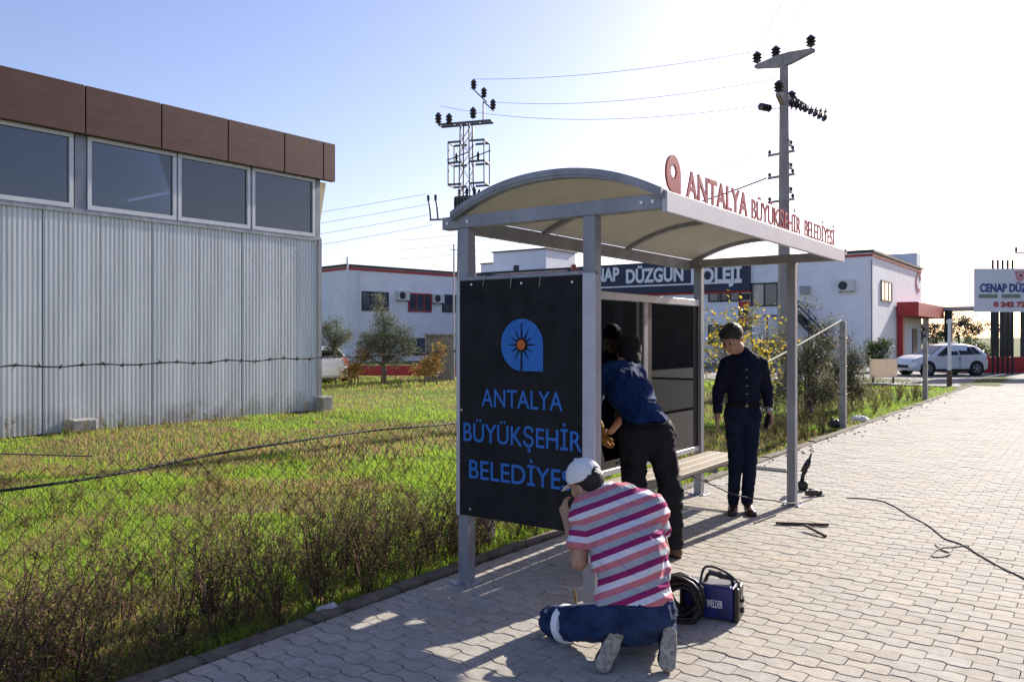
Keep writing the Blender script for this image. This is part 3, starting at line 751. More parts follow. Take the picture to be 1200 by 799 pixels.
# flat walkway roof beyond the entrance
walk = empty('walkway_roof', (*[32.6, 64.0], -.05), R(-36), label='flat grey walkway roof on dark columns beyond the red canopy', cat='canopy')
MB().box((2.6, -.8, 3.8), (9, 3.0, .28)).build('roof', mat('pale_grey_slab', (.42, .42, .43), .8, var=.1), walk)
for x in (-1.3, 1.6, 4.6): MB().box((x, -1.8, 1.85), (.5, .5, 3.7)).build('column', STEELD, walk)
# outside stair on the facade
stair = empty('outside_stair', (BP[0], BP[1], -.06), R(-36), label='dark steel outside stair with slanting railings on the school wall', cat='stair')
(a, za), (b, zb) = fB(938, 352), fB(978, 392)
for dy in (-.5, -1.5):
    MB().bar((a, dy, za-.9), (b, dy, zb-.9), .06, .22).build('stringer', STEELD, stair)
    for k in (0, .35, .7): MB().bar((a, dy, za-k), (b, dy, zb-k), .05, .05).build('rail', STEELD, stair)
    for t in (0, .5, 1): MB().bar((a+(b-a)*t, dy, za+(zb-za)*t-.9), (a+(b-a)*t, dy, za+(zb-za)*t), .05, .05).build('baluster', STEELD, stair)
for i in range(9):
    t = (i+.5)/9; MB().box((a+(b-a)*t, -1.0, za+(zb-za)*t-.85), (.3, .95, .04)).build('tread', STEELD, stair)
for dx in (-.15, .0): pass
MB().box((a-.9, -1.0, za-.95), (1.8, 1.1, .08)).build('landing', STEELD, stair)
for x in (a-1.6, a): MB().box((x, -1.45, (za-1)/2), (.08, .08, za-1)).build('leg', STEELD, stair)
# air conditioner units
ACM = mat('ac_white', (.62, .62, .60), .6)
def ac_unit(loc, rz, label):
    t = empty('air_conditioner', loc, rz, label=label, cat='air conditioner', group='air conditioners on the school walls')
    b = MB().box((0, -.2, .0), (.95, .34, .68), bev=.03).build('case', ACM, t)
    MB().cyl((-.17, -.372, 0), (-.17, -.38, 0), .26, n=24).build('fan_grille', STEELD, t)
    for s in (-1, 1): MB().box((s*.36, -.2, -.36), (.05, .4, .05)).build('bracket', STEELD, t)
    return t
def facade_pt(px, py, P, d, off=0.0):
    s, z = face_at(px, py, P, d); return (P[0]+s*d[0]+off*d[1], P[1]+s*d[1]-off*d[0], z)
q = facade_pt(993, 335, BP, BD); ac_unit(q, R(-36), 'air conditioner on bare school wall right of the bus shelter')
q = facade_pt(944, 340, BP, BD); MB().box((0, -.12, 0), (.6, .2, .5), bev=.02).build('meter_box', mat('grey_box', (.33, .33, .35), .7), None, loc=q, label='small grey meter box on the school wall', cat='box').rotation_euler = (0, 0, R(-36))

# left wing of the school
AP = (-10.93, 54.1); AD = (.719, .695); aang = math.atan2(AD[1], AD[0])
wing = empty('school_wing', (AP[0], AP[1], -.06), aang, label='white school wing with red roof line behind the olive trees', cat='building')
def fA(px, py): s, z = face_at(px, py, AP, AD); return s, z+.06
HA = 6.36
MB().box((7.5, 5, HA/2), (15, 10, HA)).build('wall', SCHW, wing); MB().box((7.5, 5, HA+.07), (15.3, 10.3, .14)).build('roof', DARKT, wing)
mb = MB(); mb.box((7.5, -.03, HA-.14), (15, .06, .16)); mb.box((-.03, 5, HA-.14), (.06, 10, .16)); mb.build('red_line', REDP, wing)
for (p0, p1, q0, q1, fm, cu) in ((423, 455, 341, 364.5, STEELD, 0), (478, 505.5, 343, 366, REDP, 0), (518, 545, 345, 366.5, STEELD, 0), (470, 500, 396, 416, STEELD, 0)):
    (a, z1), (b, z0) = fA(p0, q0), fA(p1, q1); window(wing, a, b, z0, z1, frame=fm, mull=2)
for px in (406, 421): 
    x = fA(px, 350)[0]; MB().cyl((x, -.12, 0), (x, -.12, HA-.3 if px > 410 else HA+.6), .07, n=8).build('downpipe', WHITEP, wing)
q = facade_pt(470.5, 346.5, AP, AD); ac_unit(q, aang, 'air conditioner beside the red framed window of the school wing')
q = facade_pt(511.5, 350, AP, AD); ac_unit(q, aang, 'air conditioner between the red framed window and the last window')

# ------------------------------------------------------------------ cars
CARW = mat('white_car_paint', (.70, .71, .73), .25, coat=.7); CGL = mat('car_glass', (.012, .014, .018), .15, spec=.35)
TYRE = mat('tyre_rubber', (.015, .015, .016), .85); RIM = mat('alloy_rim', (.42, .42, .44), .35, .7); TLR = mat('tail_lamp_red', (.45, .01, .012), .2, coat=.6)
HLM = mat('head_lamp', (.55, .57, .6), .12, coat=.8); BLKT = mat('black_trim', (.01, .01, .011), .5)
def hatchback(label):
    t = empty('parked_car', (0, 0, 0), 0, label=label, cat='car', group='cars parked by the school')
    # stations: x, bottom, shoulder height, half width
    st = [(-2.02, .36, .50, .52), (-1.98, .26, .66, .66), (-1.85, .20, .78, .78), (-1.55, .18, .88, .84), (-1.1, .18, .95, .86), (-.75, .18, .97, .865), (0, .17, .97, .87), (.7, .18, 1.0, .87),
          (1.2, .18, 1.01, .865), (1.6, .19, 1.03, .84), (1.85, .22, 1.02, .78), (1.97, .28, .95, .70), (2.02, .36, .84, .60)]
    P = []; F = []; n = 12
    for x, zb, zt_, w_ in st:
        half = [(w_*.80, zb), (w_*.95, zb+.06), (w_, zb+.2*(zt_-zb)/.7), (w_*.985, zb+.55*(zt_-zb)), (w_*.965, zt_-.09), (w_*.88, zt_)]
        P += [(x, -a, b) for a, b in half]+[(x, a, b) for a, b in reversed(half)]
    for i in range(len(st)-1):
        for k in range(n): F.append((i*n+k, i*n+(k+1) % n, (i+1)*n+(k+1) % n, (i+1)*n+k))
    F += [tuple(range(n)), tuple(range((len(st)-1)*n, len(st)*n))[::-1]]
    autosmooth(MB().add(P, F).build('body', CARW, t), 35)
    # cabin
    cb = [(-.95, .90, .80, .92), (-.25, 1.36, .58, .80), (.25, 1.435, .60, .80), (.9, 1.42, .60, .79), (1.5, 1.33, .57, .77), (1.86, .98, .70, .72)]
    P = []; F = []
    cabin = [(-1.05, .95, .74), (-.25, 1.40, .57), (.15, 1.46, .59), (.75, 1.45, .59), (1.35, 1.37, .56), (1.58, 1.30, .54)]
    base = [(-1.12, .90, .78), (-.3, .93, .82), (.2, .95, .825), (.9, .97, .82), (1.6, 1.0, .79), (1.90, .98, .70)]
    for (bx_, bz, bw), (tx, tz, tw) in zip(base, cabin):
        P += [(bx_, -bw, bz), (tx, -tw, tz-.04), (tx+.01, -tw*.88, tz), (tx+.01, tw*.88, tz), (tx, tw, tz-.04), (bx_, bw, bz)]
    for i in range(5):
        for k in range(5): F.append((i*6+k, i*6+k+1, (i+1)*6+k+1, (i+1)*6+k))
    F += [(0, 1, 2, 3, 4, 5), (35, 34, 33, 32, 31, 30)]
    roof_ = autosmooth(MB().add(P, F).build('cabin', CARW, t), 30)
    def lerp(a, b, k): return tuple(p+(q-p)*k for p, q in zip(a, b))
    for sgn in (-1, 1):
        for (x0, x1, y0t, y1t) in ((-.80, .32, -.16, .28), (.40, 1.15, .36, 1.02), (1.21, 1.52, 1.08, 1.26)):
            def sp(x, k):   # point on the cabin side at bottom x, height fraction
                zb_ = .93+.03*x+.03; zt2 = 1.36-.05*max(0, x-1); return (x, sgn*(.832-.235*k), zb_+(zt2-zb_)*k)
            a, b, c, d = sp(x0, 0), sp(x1, 0), sp(y1t, .9), sp(y0t, .9)
            MB().add([a, b, c, d, lerp(a, (a[0], 0, a[2]), .02), lerp(b, (b[0], 0, b[2]), .02), lerp(c, (c[0], 0, c[2]), .02), lerp(d, (d[0], 0, d[2]), .02)],
                     [(0, 1, 2, 3), (7, 6, 5, 4), (0, 4, 5, 1), (1, 5, 6, 2), (2, 6, 7, 3), (3, 7, 4, 0)]).build('side_window', CGL, t)
        for x in (-1.28, 1.24):
            wh = MB().lathe([(.18, -.1), (.29, -.09), (.318, -.05), (.318, .06), (.29, .09), (.2, .085)], (x, sgn*.80, .315), 24, axis=(0, sgn, 0)).build('wheel', TYRE, t)
            autosmooth(wh, 50)
            rm = MB(); rm.lathe([(.20, .0), (.205, .088), (.19, .094), (.17, .07)], (x, sgn*.80, .315), 20, axis=(0, sgn, 0))
            for k in range(5):
                an = k*2*math.pi/5+.3; rm.bar((x, sgn*.893, .315), (x+.18*math.cos(an), sgn*.893, .315+.18*math.sin(an)), .05, .02, up=(0, 1, 0))
            rm.build('rim', RIM, wh)
            MB().cyl((x, sgn*.70, .33), (x, sgn*.872, .33), .375, n=28).build('wheel_arch', BLKT, t)
        MB().box((-.62, sgn*.93, .99), (.16, .16, .12), bev=.03).build('mirror', BLKT, t)
        MB().box((-1.80, sgn*.62, .70), (.30, .26, .13), rz=sgn*.45, bev=.03).build('headlight', HLM, t)
        MB().box((1.93, sgn*.62, .86), (.16, .22, .26), rz=-sgn*.45, bev=.03).build('tail_light', TLR, t)
        MB().box((0, sgn*.868, .26), (2.0, .02, .10)).build('sill', BLKT, t)
        MB().box((.35, sgn*.862, .80), (.16, .03, .03)).build('door_handle', BLKT, t)
        MB().box((.36, sgn*.866, .62), (.012, .014, .6)).build('door_gap', BLKT, t)
    MB().add([(-1.09, -.70, .945), (-1.09, .70, .945), (-.31, .50, 1.385), (-.31, -.50, 1.385), (-1.07, -.70, .93), (-1.07, .70, .93), (-.29, .50, 1.37), (-.29, -.50, 1.37)],
             [(0, 3, 2, 1), (4, 5, 6, 7), (0, 1, 5, 4), (1, 2, 6, 5), (2, 3, 7, 6), (3, 0, 4, 7)]).build('windscreen', CGL, t)
    MB().add([(1.87, -.6, 1.04), (1.87, .6, 1.04), (1.63, .48, 1.275), (1.63, -.48, 1.275), (1.84, -.6, 1.03), (1.84, .6, 1.03), (1.60, .48, 1.265), (1.60, -.48, 1.265)],
             [(0, 1, 2, 3), (7, 6, 5, 4), (0, 4, 5, 1), (1, 5, 6, 2), (2, 6, 7, 3), (3, 7, 4, 0)]).build('rear_window', CGL, t)
    MB().box((-2.0, 0, .42), (.06, .9, .16), bev=.02).build('grille', BLKT, t)
    MB().box((2.02, 0, .62), (.02, .5, .11)).build('number_plate', WHITEP, t)
    return t
car = hatchback('white hatchback parked sideways on the street in front of the school')
car.location = (19.0, 36.3, -.052); car.rotation_euler = (0, 0, R(8)); car.scale = (.91, .94, .94)
c2 = copy_tree(car); c2['label'] = 'white car with red tail lights parked beside the warehouse corner'; c2.location = (-7.25, 30.6, -.06); c2.rotation_euler = (0, 0, R(-65))
c3 = copy_tree(car); c3['label'] = 'white car partly hidden behind the bush near the walkway roof'; c3.location = (25.3, 47.5, -.06); c3.rotation_euler = (0, 0, R(-60))

# ------------------------------------------------------------------ billboard, boundary wall, pole fence at the right
bb = empty('billboard', (22.9, 37.3, -.06), 0, label='white billboard with blue lettering on tall dark poles at the right edge', cat='billboard')
bw0, bw1, bz0, bz1 = -1.85, 3.1, 2.82, 4.80
MB().box(((bw0+bw1)/2, 0, (bz0+bz1)/2), (bw1-bw0, .08, bz1-bz0)).build('board', WHITEP, bb)
BLUEL = mat('billboard_blue', (.03, .06, .22), .6); DRED = mat('billboard_red', (.42, .05, .05), .6); OLV = mat('billboard_olive', (.20, .24, .17), .6)
def bb_text(word, x0, z0, z1, m, bold, x1=None):
    me = text_mesh(word, 1, .02, m, bold=bold); ys = [v.co.y for v in me.vertices]; xs = [v.co.x for v in me.vertices]; k = (z1-z0)/.7
    fit_text(me, x0, x1 if x1 else x0+(max(xs)-min(xs))*k, z0+min(ys)*k, z0+max(ys)*k)
    o = link('lettering', me, bb); o.matrix_local = Matrix.Translation((0, -.055, 0)) @ Matrix.Rotation(R(90), 4, 'X')
bb_text('CENAP DÜZGÜN', -1.62, 3.74, 4.10, BLUEL, .03, x1=1.35)
bb_text('0 242 72', -1.0, 3.06, 3.28, DRED, .05, x1=.45)
for x in (-1.25, -.2, .85): MB().box((x, -.045, 3.54), (.86, .03, .17), bev=.01).build('badge', OLV, bb)
mb = MB(); mb.prism([(-.4, .25), (.1, .25), (.0, -.1), (-.1, -.22), (-.3, -.12)], (.35, -.05, 4.42), (1, 0, 0), (0, 0, 1), (0, -1, 0), .015); mb.build('emblem', mat('emblem_pink', (.6, .25, .23), .6), bb)
MB().cyl((.22, -.066, 4.47), (.22, -.075, 4.47), .13, n=18).build('emblem', WHITEP, bb); MB().cyl((.22, -.076, 4.47), (.22, -.082, 4.47), .09, n=18).build('emblem', DRED, bb)
bb_text('K', .55, 4.36, 4.55, BLUEL, .03)
for i, x in enumerate((-.95, -.72, -.5, -.27, -.05)):
    MB().box((x, .10, 2.6), (.075, .075, 5.2), bev=.005).build('pole', STEELD, bb)
wall = MB().box((0, 0, .35), (14, .25, .8), bev=.01).build('boundary_wall', REDP, None, loc=(28.4, 38.6, -.06), label='low red painted boundary wall below the billboard', cat='wall')
for i, x in enumerate((23.9, 24.9)):
    MB().box((0, 0, 1.6), (.42, .42, 3.2), bev=.01).build('gate_pillar', STEELD, None, loc=(x, 39.6, -.06), label=['dark gate pillar just right of the billboard poles', 'dark gate pillar at the right edge behind the wall'][i], cat='pillar')
rw = MB().box((0, 0, .30), (4.6, .22, .42), bev=.01).build('planter_wall', REDP, None, loc=(-4.6, 34.0, -.06), label='low red wall behind the olive tree left of the shelter', cat='wall')
booth = empty('utility_box', (-2.8, 31.5, -.08), R(8), label='grey metal utility cabinet behind the shelter panel edge', cat='cabinet')
MB().box((0, 0, .88), (1.05, .8, 1.75), bev=.02).build('case', mat('beige_grey_metal', (.22, .20, .17), .7, var=.2, vscale=4), booth); MB().box((0, 0, 1.79), (1.2, .95, .07)).build('lid', CONC, booth)
MB().box((0, -.41, .85), (.02, .02, 1.5)).build('door_gap', BLKT, booth)
sb = empty('leaning_sign', (13.6, 30.0, -.07), R(-8), label='small weathered cream board standing left of the white car', cat='sign')
MB().box((0, 0, .55), (.95, .05, .68), bev=.01).build('board', mat('weathered_cream', (.78, .62, .48), .8, vscale=6, col2=(.55, .55, .5), trans=.45), sb)
for s in (-.35, .35): MB().box((s, .03, .12), (.06, .06, .3)).build('leg', STEELD, sb)

# ------------------------------------------------------------------ posts of the old fence
def concrete_post(u_, v_, h, lean, label, wid=.11):
    t = empty('fence_post', G(u_, v_, -.1), R(54), label=label, cat='post', group='concrete posts of the old fence')
    mb = MB(); P = []; r = wid/2
    for z, k in ((0, 1), (h*.5, .96), (h-.02, .9), (h, .78)):
        P += [(lean*z+a*r*k, b*r*k, z) for a, b in ((-1, -1), (1, -1), (1, 1), (-1, 1))]
    F = [(i*4+k, i*4+(k+1) % 4, i*4+4+(k+1) % 4, i*4+4+k) for i in range(3) for k in range(4)]+[(3, 2, 1, 0), (12, 13, 14, 15)]
    mb.add(P, F); mb.build('shaft', CONC, t)
    for z in (h*.35, h*.6, h*.85): MB().tube([(lean*z-r*1.1, -r*1.1, z), (lean*z+r*1.1, -r*1.1, z), (lean*z+r*1.1, r*1.1, z), (lean*z-r*1.1, r*1.1, z), (lean*z-r*1.1, -r*1.1, z)], .004, 4).build('wire_wrap', STEELD, t)
    return t
concrete_post(11.2, -.42, 2.0, .0, 'concrete fence post with a pale pole leaning from its top')
concrete_post(19.6, -.45, 1.6, .01, 'short concrete fence post in front of the white car')
concrete_post(15.4, -2.2, 1.75, -.03, 'thick concrete fence post among the grey green shrubs', .22)
concrete_post(14.3, -1.9, 1.2, .02, 'stubby concrete fence post between the shrubs and tall post', .14)
concrete_post(1.0, -.62, 1.9, 0, 'concrete fence post behind the lettered end panel')
p0, p1 = G(11.1, -.42, 1.92), G(6.6, -.85, .95)
MB().tube([p0, (p0+p1)/2+Vector((0, 0, -.02)), p1], [.012, .014, .015], 8).build('leaning_pole', mat('pale_bamboo', (.38, .35, .25), .6, var=.2, vscale=8), None, label='long pale pole slanting from post top down behind the shelter', cat='pole')
wp = empty('marker_post', (14.95, 28.0, -.06), 0, label='slim whitewashed post with rusty foot before the white car', cat='post')
MB().cyl((0, 0, .55), (0, 0, 2.15), .06, .052, 10).build('shaft', WHITEP, wp); MB().cyl((0, 0, 0), (0, 0, .55), .085, .08, 10).build('foot', mat('rusty_band', (.14, .085, .06), .9, var=.4, vscale=12), wp)
MB().lathe([(.07, 0), (.10, .03), (.10, .10), (.04, .16)], (0, 0, 2.14), 10).build('cap', WHITEP, wp)

# ------------------------------------------------------------------ power poles and lines
PINS = mat('brown_insulator', (.03, .022, .028), .3, coat=.4); PCON = mat('pole_concrete', (.33, .30, .29), .9, var=.2, vscale=3, bump=.3, bscale=20)
def insulator(mb, p, h=.32, r=.13):
    mb.lathe([(r*.3, 0), (r*.9, h*.15), (r*.55, h*.3), (r*1.0, h*.42), (r*.6, h*.58), (r*.95, h*.7), (r*.5, h*.9), (r*.2, h)], p, 10)
PX, PY = 8.3, 25.0
pole = empty('power_pole', (PX, PY, -.06), 0, label='tall concrete power pole with crossarms and black insulators behind the shelter', cat='utility pole')
P = []
for z, a in ((0, .175), (10.25, .10)): P += [(sx*a, sy*a*.8, z) for sx, sy in ((-1, -1), (1, -1), (1, 1), (-1, 1))]
MB().add(P, [(0, 1, 5, 4), (1, 2, 6, 5), (2, 3, 7, 6), (3, 0, 4, 7), (3, 2, 1, 0), (4, 5, 6, 7)]).build('shaft', PCON, pole)
ad = Vector((.63, -.77, 0)); ad2 = Vector((.588, .809, 0))
def tarm(d0, d1, z, dirv, h0=.13, name='crossarm'):
    mb = MB(); a = dirv*d0; b = dirv*d1
    pr = [(d0, -.03), (d0, .06), (-.2, .16), (.2, .16), (d1, .06), (d1, -.03), (.2, -.2), (-.2, -.2)]
    return mb.prism(pr, Vector((0, 0, z))-Vector((dirv.y, -dirv.x, 0))*.08, dirv, (0, 0, 1), Vector((dirv.y, -dirv.x, 0)), .16).build(name, PCON, pole)
a1 = tarm(-1.0, 1.0, 10.15, ad)
for d in (-.95, -.28, .9):
    mb = MB(); q = ad*d; mb.cyl((q.x, q.y, 10.2), (q.x, q.y, 10.32), .02, n=6); insulator(mb, (q.x, q.y, 10.28), .36, .16); mb.build('insulator', PINS, a1)
a2 = tarm(-.55, .9, 8.95, ad2)
for d in (-.5, .75):
    mb = MB(); q = ad2*d; insulator(mb, (q.x, q.y, 9.02), .36, .16); mb.build('insulator', PINS, a2)
def string(p, q, n, r=.12):
    mb = MB(); p, q = Vector(p), Vector(q); d = (q-p).normalized(); L_ = (q-p).length
    mb.cyl(p, q, .015, n=6)
    for i in range(n): mb.lathe([(.03, 0), (r, .02), (r*.9, .045), (.03, .07)], p+d*(L_*(i+.3)/n), 10, axis=d)
    return mb.build('insulator_string', PINS, pole)
string((.2, .1, 8.75), (1.2, -.35, 8.45), 8); string((.15, -.1, 8.85), (1.5, .5, 8.45), 8); string((.3, .1, 8.95), (1.0, .8, 8.85), 5); string((-.45, -.1, 8.62), (-.85, -.35, 8.62), 4); MB().cyl((-.08, 0, 8.66), (-.46, -.1, 8.62), .014, n=6).build('string_link', STEELD, pole)
for i, (z, d) in enumerate(((7.65, ad2), (7.3, ad), (6.95, ad2), (6.6, ad), (6.2, ad2), (5.85, ad))):
    ca = MB().bar(d*(-.55 if d is ad else -.1)+Vector((0, 0, z)), d*(.35 if d is ad else .75)+Vector((0, 0, z)), .07, .07).build('service_arm', PCON, pole)
    for k in ((-.5, .3) if d is ad else (.4, .7)):
        q = d*k; mb = MB(); mb.cyl((q.x, q.y, z+.03), (q.x, q.y, z+.12), .03, n=6); mb.lathe([(.05, 0), (.055, .05), (.03, .1)], (q.x, q.y, z+.06), 8); mb.build('insulator', PINS, ca)
# lattice pylon with switchgear
LX, LY = -2.0, 36.0
LAT = mat('lattice_steel', (.10, .105, .12), .6, .3, var=.2)
pyl = empty('lattice_pylon', (LX, LY, -.06), R(-18), label='steel lattice pylon with switch frames and insulators above the shelter roof', cat='utility pole')
mb = MB(); hz = 11.1
def corner(z): return .36-.16*z/hz
for sx in (-1, 1):
    for sy in (-1, 1): mb.bar((sx*corner(0), sy*corner(0), 0), (sx*corner(hz), sy*corner(hz), hz), .06, .06)
mb.build('tower_leg', LAT, pyl)
mb = MB(); z = .3; k = 1
while z < hz-.6:
    a, b = corner(z), corner(z+.55)
    for s in (-1, 1):
        mb.bar((-k*a, s*a, z), (k*b, s*b, z+.55), .035, .02); mb.bar((s*a, k*a, z), (s*b, -k*b, z+.55), .035, .02)
    z += .55; k = -k
mb.build('lacing', LAT, pyl)
arm = MB(); arm.bar((-1.25, -.2, hz-.05), (1.2, -.2, hz-.05), .07, .09); arm.bar((-1.25, .2, hz-.05), (1.2, .2, hz-.05), .07, .09)
for x in (-1.25, -.6, 0, .6, 1.2): arm.bar((x, -.2, hz-.05), (x, .2, hz-.05), .05, .05)
arm = arm.build('crossarm', LAT, pyl)
for x, y, z_ in ((-1.25, -.2, hz), (-.72, -.25, hz-.1), (.35, -.1, hz+.12)):
    mb = MB(); insulator(mb, (x, y, z_), .5, .17); mb.build('insulator', PINS, arm)
ua = MB(); ua.bar((.75, .1, hz), (.75, .1, hz+.85), .05, .05); ua.bar((.3, .0, hz+1.45), (.9, .1, hz+.85), .05, .05); ua.bar((.75, .1, hz+.9), (1.2, .2, hz+.45), .05, .05); ua = ua.build('upper_arm', LAT, pyl)
for x, z_ in ((.3, hz+1.45), (.78, hz+1.05), (1.2, hz+.5)):
    mb = MB(); insulator(mb, (x, .1, z_), .45, .15); mb.build('insulator', PINS, ua)
for s, x0, x1 in ((-1, -.72, -.1), (1, .3, .95)):
    fr_ = MB()
    for y in (-.35, .35):
        for z_ in (10.2, 9.3, 8.35): fr_.bar((x0, y, z_), (x1, y, z_), .05, .09)
        xe = x0 if s < 0 else x1; fr_.bar((xe, y, 10.2), (xe, y, 8.35), .05, .05)
    for z_ in (10.2, 9.3, 8.35): xe = x0 if s < 0 else x1; fr_.bar((xe, -.35, z_), (xe, .35, z_), .07, .07)
    fr_ = fr_.build('switch_frame', LAT, pyl)
    mb = MB(); mb.bar((x0-.2, 0, 9.5), (x1+.2, 0, 9.8), .04, .04); insulator(mb, (x0+.25, 0, 9.4), .4, .08); mb.build('switch_blade', PINS, fr_)
tr = MB(); tr.box((.1, -.2, 7.35), (1.0, .7, .9), bev=.06)
for i in range(6): tr.box((-.3+i*.15, -.6, 7.35), (.04, .14, .7))
tr = tr.build('transformer', mat('transformer_grey', (.06, .065, .07), .6), pyl)
for x in (-.25, .1, .45): mb = MB(); insulator(mb, (x, -.2, 7.8), .4, .09); mb.build('bushing', PINS, tr)
la_ = MB(); la_.bar((-1.75, 0, 6.9), (-.2, 0, 6.9), .06, .08); la_.bar((-.2, 0, 7.6), (1.7, 0, 7.6), .06, .08); la_ = la_.build('lower_arm', LAT, pyl)
for x, h in ((-1.7, 1.1), (-1.35, 1.1)): mb = MB(); mb.tube([(x, 0, 6.9), (x-.05, 0, 6.9+h*.5), (x-.15, 0, 6.9+h)], .045, 6); insulator(mb, (x-.12, 0, 6.9+h*.75), .3, .08); mb.build('insulator', PINS, la_)
for x in (.6, 1.1, 1.6): mb = MB(); insulator(mb, (x, 0, 7.64), .5, .10); mb.build('insulator', PINS, la_)
thin = empty('street_pole', (-2.2, 31.0, -.07), 0, label='thin grey street pole beside the shelter rear post', cat='pole')
MB().cyl((0, 0, 0), (0, 0, 5.2), .045, .03, 8).build('shaft', GALVP, thin); MB().bar((-.15, 0, 5.0), (.15, 0, 5.0), .03, .03).build('bracket', GALVP, thin)
fp = empty('distribution_pole', (29.5, 46.8, -.06), 0, label='distant thin power pole with one crossarm above the billboard', cat='utility pole')
MB().cyl((0, 0, 0), (0, 0, 6.9), .11, .08, 8).build('shaft', PCON, fp); MB().bar((-.75, 0, 6.5), (.75, 0, 6.5), .08, .08).build('crossarm', PCON, fp)
for x in (-.7, 0, .7): mb = MB(); insulator(mb, (x, 0, 6.53 if x else 6.88), .3, .09); mb.build('insulator', PINS, fp)
LINE = mat('power_wire', (.05, .05, .055), .6)
def wire(a, b, sag, r, label, n=24, name='power_line'):
    a, b = Vector(a), Vector(b); pts = [a.lerp(b, i/n)-Vector((0, 0, 4*sag*(i/n)*(1-i/n))) for i in range(n+1)]
    return MB().tube(pts, r, 4).build(name, LINE, None, label=label, cat='cable', group='overhead power lines')
T = (PX, PY)
wire((LX+.3, LY, 12.95), (PX-.6, PY+.75, 10.6), .25, .008, 'highest overhead line from pylon to the power pole top')
wire((LX+1.1, LY, 11.95), (PX-.25, PY-.4, 9.4), .35, .008, 'second overhead line from pylon to the power pole')
wire((LX-1.1, LY-.2, 11.7), (PX-.8, PY-.3, 8.6), .5, .008, 'overhead line from pylon arm to the hanging insulator string')
for i, (dx, dz) in enumerate(((-.6, 10.6), (-.18, 10.6), (.56, 10.6))):
    wire((PX+dx, PY-dx*1.2, dz), (PX+dx-6.0+i*.9, -14, 10.4), .6, .008, ['leftmost', 'middle', 'rightmost'][i]+' overhead line running from pole top to the upper frame edge')
for i in range(4): wire((LX-1.8+i*.1, LY, 7.9-i*.45), (-34, 45+i, 6.1-i*.5), .5, .008, ['topmost', 'second', 'third', 'lowest'][i]+' of the overhead lines left of the pylon')
for i in range(3): wire((PX-.35, PY+.4, 7.35-i*.35), (-6, 44, 6.8-i*.5), .5, .008, ['upper', 'middle', 'lower'][i]+' service line left of pole above the shelter roof')
wire((PX-.4, PY+.4, 6.55), (PX-5.6, PY+2, 5.2), .15, .022, 'thick dark service cable running down left from the power pole')

# unseen plain building added across the road only for the shelter panes to mirror
opp = empty('reflection_building', G(30, 17, -.1), R(54), label='plain tan building added across the road, unseen, for the pane reflections', cat='building')
MB().box((0, -5, 3.4), (70, 10, 6.8)).build('wall', mat('tan_render', (.20, .18, .15), .9, var=.2, vscale=.6), opp)
MB().box((0, -5, 6.95), (71, 11, .3)).build('roof', DARKT, opp)
# ------------------------------------------------------------------ grass, weeds, fence mesh, shrubs and trees
GRASS = mat('grass_blades', (1, 1, 1), .6, trans=.55, attr='tint', spec=.2)
def uv_of(x, y): return (x-OX)*UX+(y-OY)*UY, (x-OX)*UY-(y-OY)*UX
def blades(X, Y, H, W, lean, col, seed):
    r = np.random.default_rng(seed); n = len(X); Z = field_h(X, Y)-.01
    ang = r.uniform(0, 2*np.pi, n); la = r.uniform(0, 2*np.pi, n); lx, ly = np.cos(la)*lean*H, np.sin(la)*lean*H
    wx, wy = np.cos(ang)*W/2, np.sin(ang)*W/2
    V = np.zeros((n, 5, 3)); B = np.stack([X, Y, Z], -1)
    V[:, 0] = B-np.stack([wx, wy, 0*wx], -1); V[:, 1] = B+np.stack([wx, wy, 0*wx], -1)
    M_ = B+np.stack([lx*.35, ly*.35, H*.6], -1); V[:, 2] = M_+np.stack([wx, wy, 0*wx], -1)*.75; V[:, 3] = M_-np.stack([wx, wy, 0*wx], -1)*.75
    V[:, 4] = B+np.stack([lx, ly, H*(1-.25*lean)], -1)
    k = (np.arange(n)*5)[:, None]
    F = np.concatenate([k+np.array([0, 1, 2]), k+np.array([0, 2, 3]), k+np.array([3, 2, 4])], 0)
    return V.reshape(-1, 3), F, np.repeat(col, 5, axis=0)
def grass_points(n, seed, y0, y1, xl=-16, xr=14):
    r = np.random.default_rng(seed); Y = y0*(y1/y0)**r.random(n*3); k = r.uniform(-.72, .62, n*3); X = k*Y
    u_, v_ = uv_of(X, Y)
    wv = (X-WP[0])*WD[1]-(Y-WP[1])*WD[0]       # distance in front of the warehouse wall
    wsx = (X-WP[0])*WD[0]+(Y-WP[1])*WD[1]
    ok = (v_ < -.36) & ~((wv < .12) & (wsx < .3)) & (X > xl) & (X < xr) & (u_ < 26)
    return X[ok][:n], Y[ok][:n]
def grass_col(X, Y, r):
    a = vnoise(np.stack([X*.45, Y*.45, X*0], -1)); b = vnoise(np.stack([X*2.1, Y*2.1, X*0+5], -1))
    dry = np.clip((a*1.4+b*.6-.10)*1.9, .05, .95)
    wv = (X-WP[0])*WD[1]-(Y-WP[1])*WD[0]; dry = np.maximum(dry, np.clip((1.6-wv)/1.2, 0, 1)*(.6+.4*b))
    g = np.stack([.22+.10*r.random(len(X)), .34+.10*r.random(len(X)), .032+.03*r.random(len(X))], -1)
    d = np.stack([.25+.12*r.random(len(X)), .185+.08*r.random(len(X)), .085+.05*r.random(len(X))], -1)
    sel = (r.random(len(X)) < dry*.8)[:, None]
    return np.where(sel, d, g), dry
allV, allF, allC, k0 = [], [], [], 0
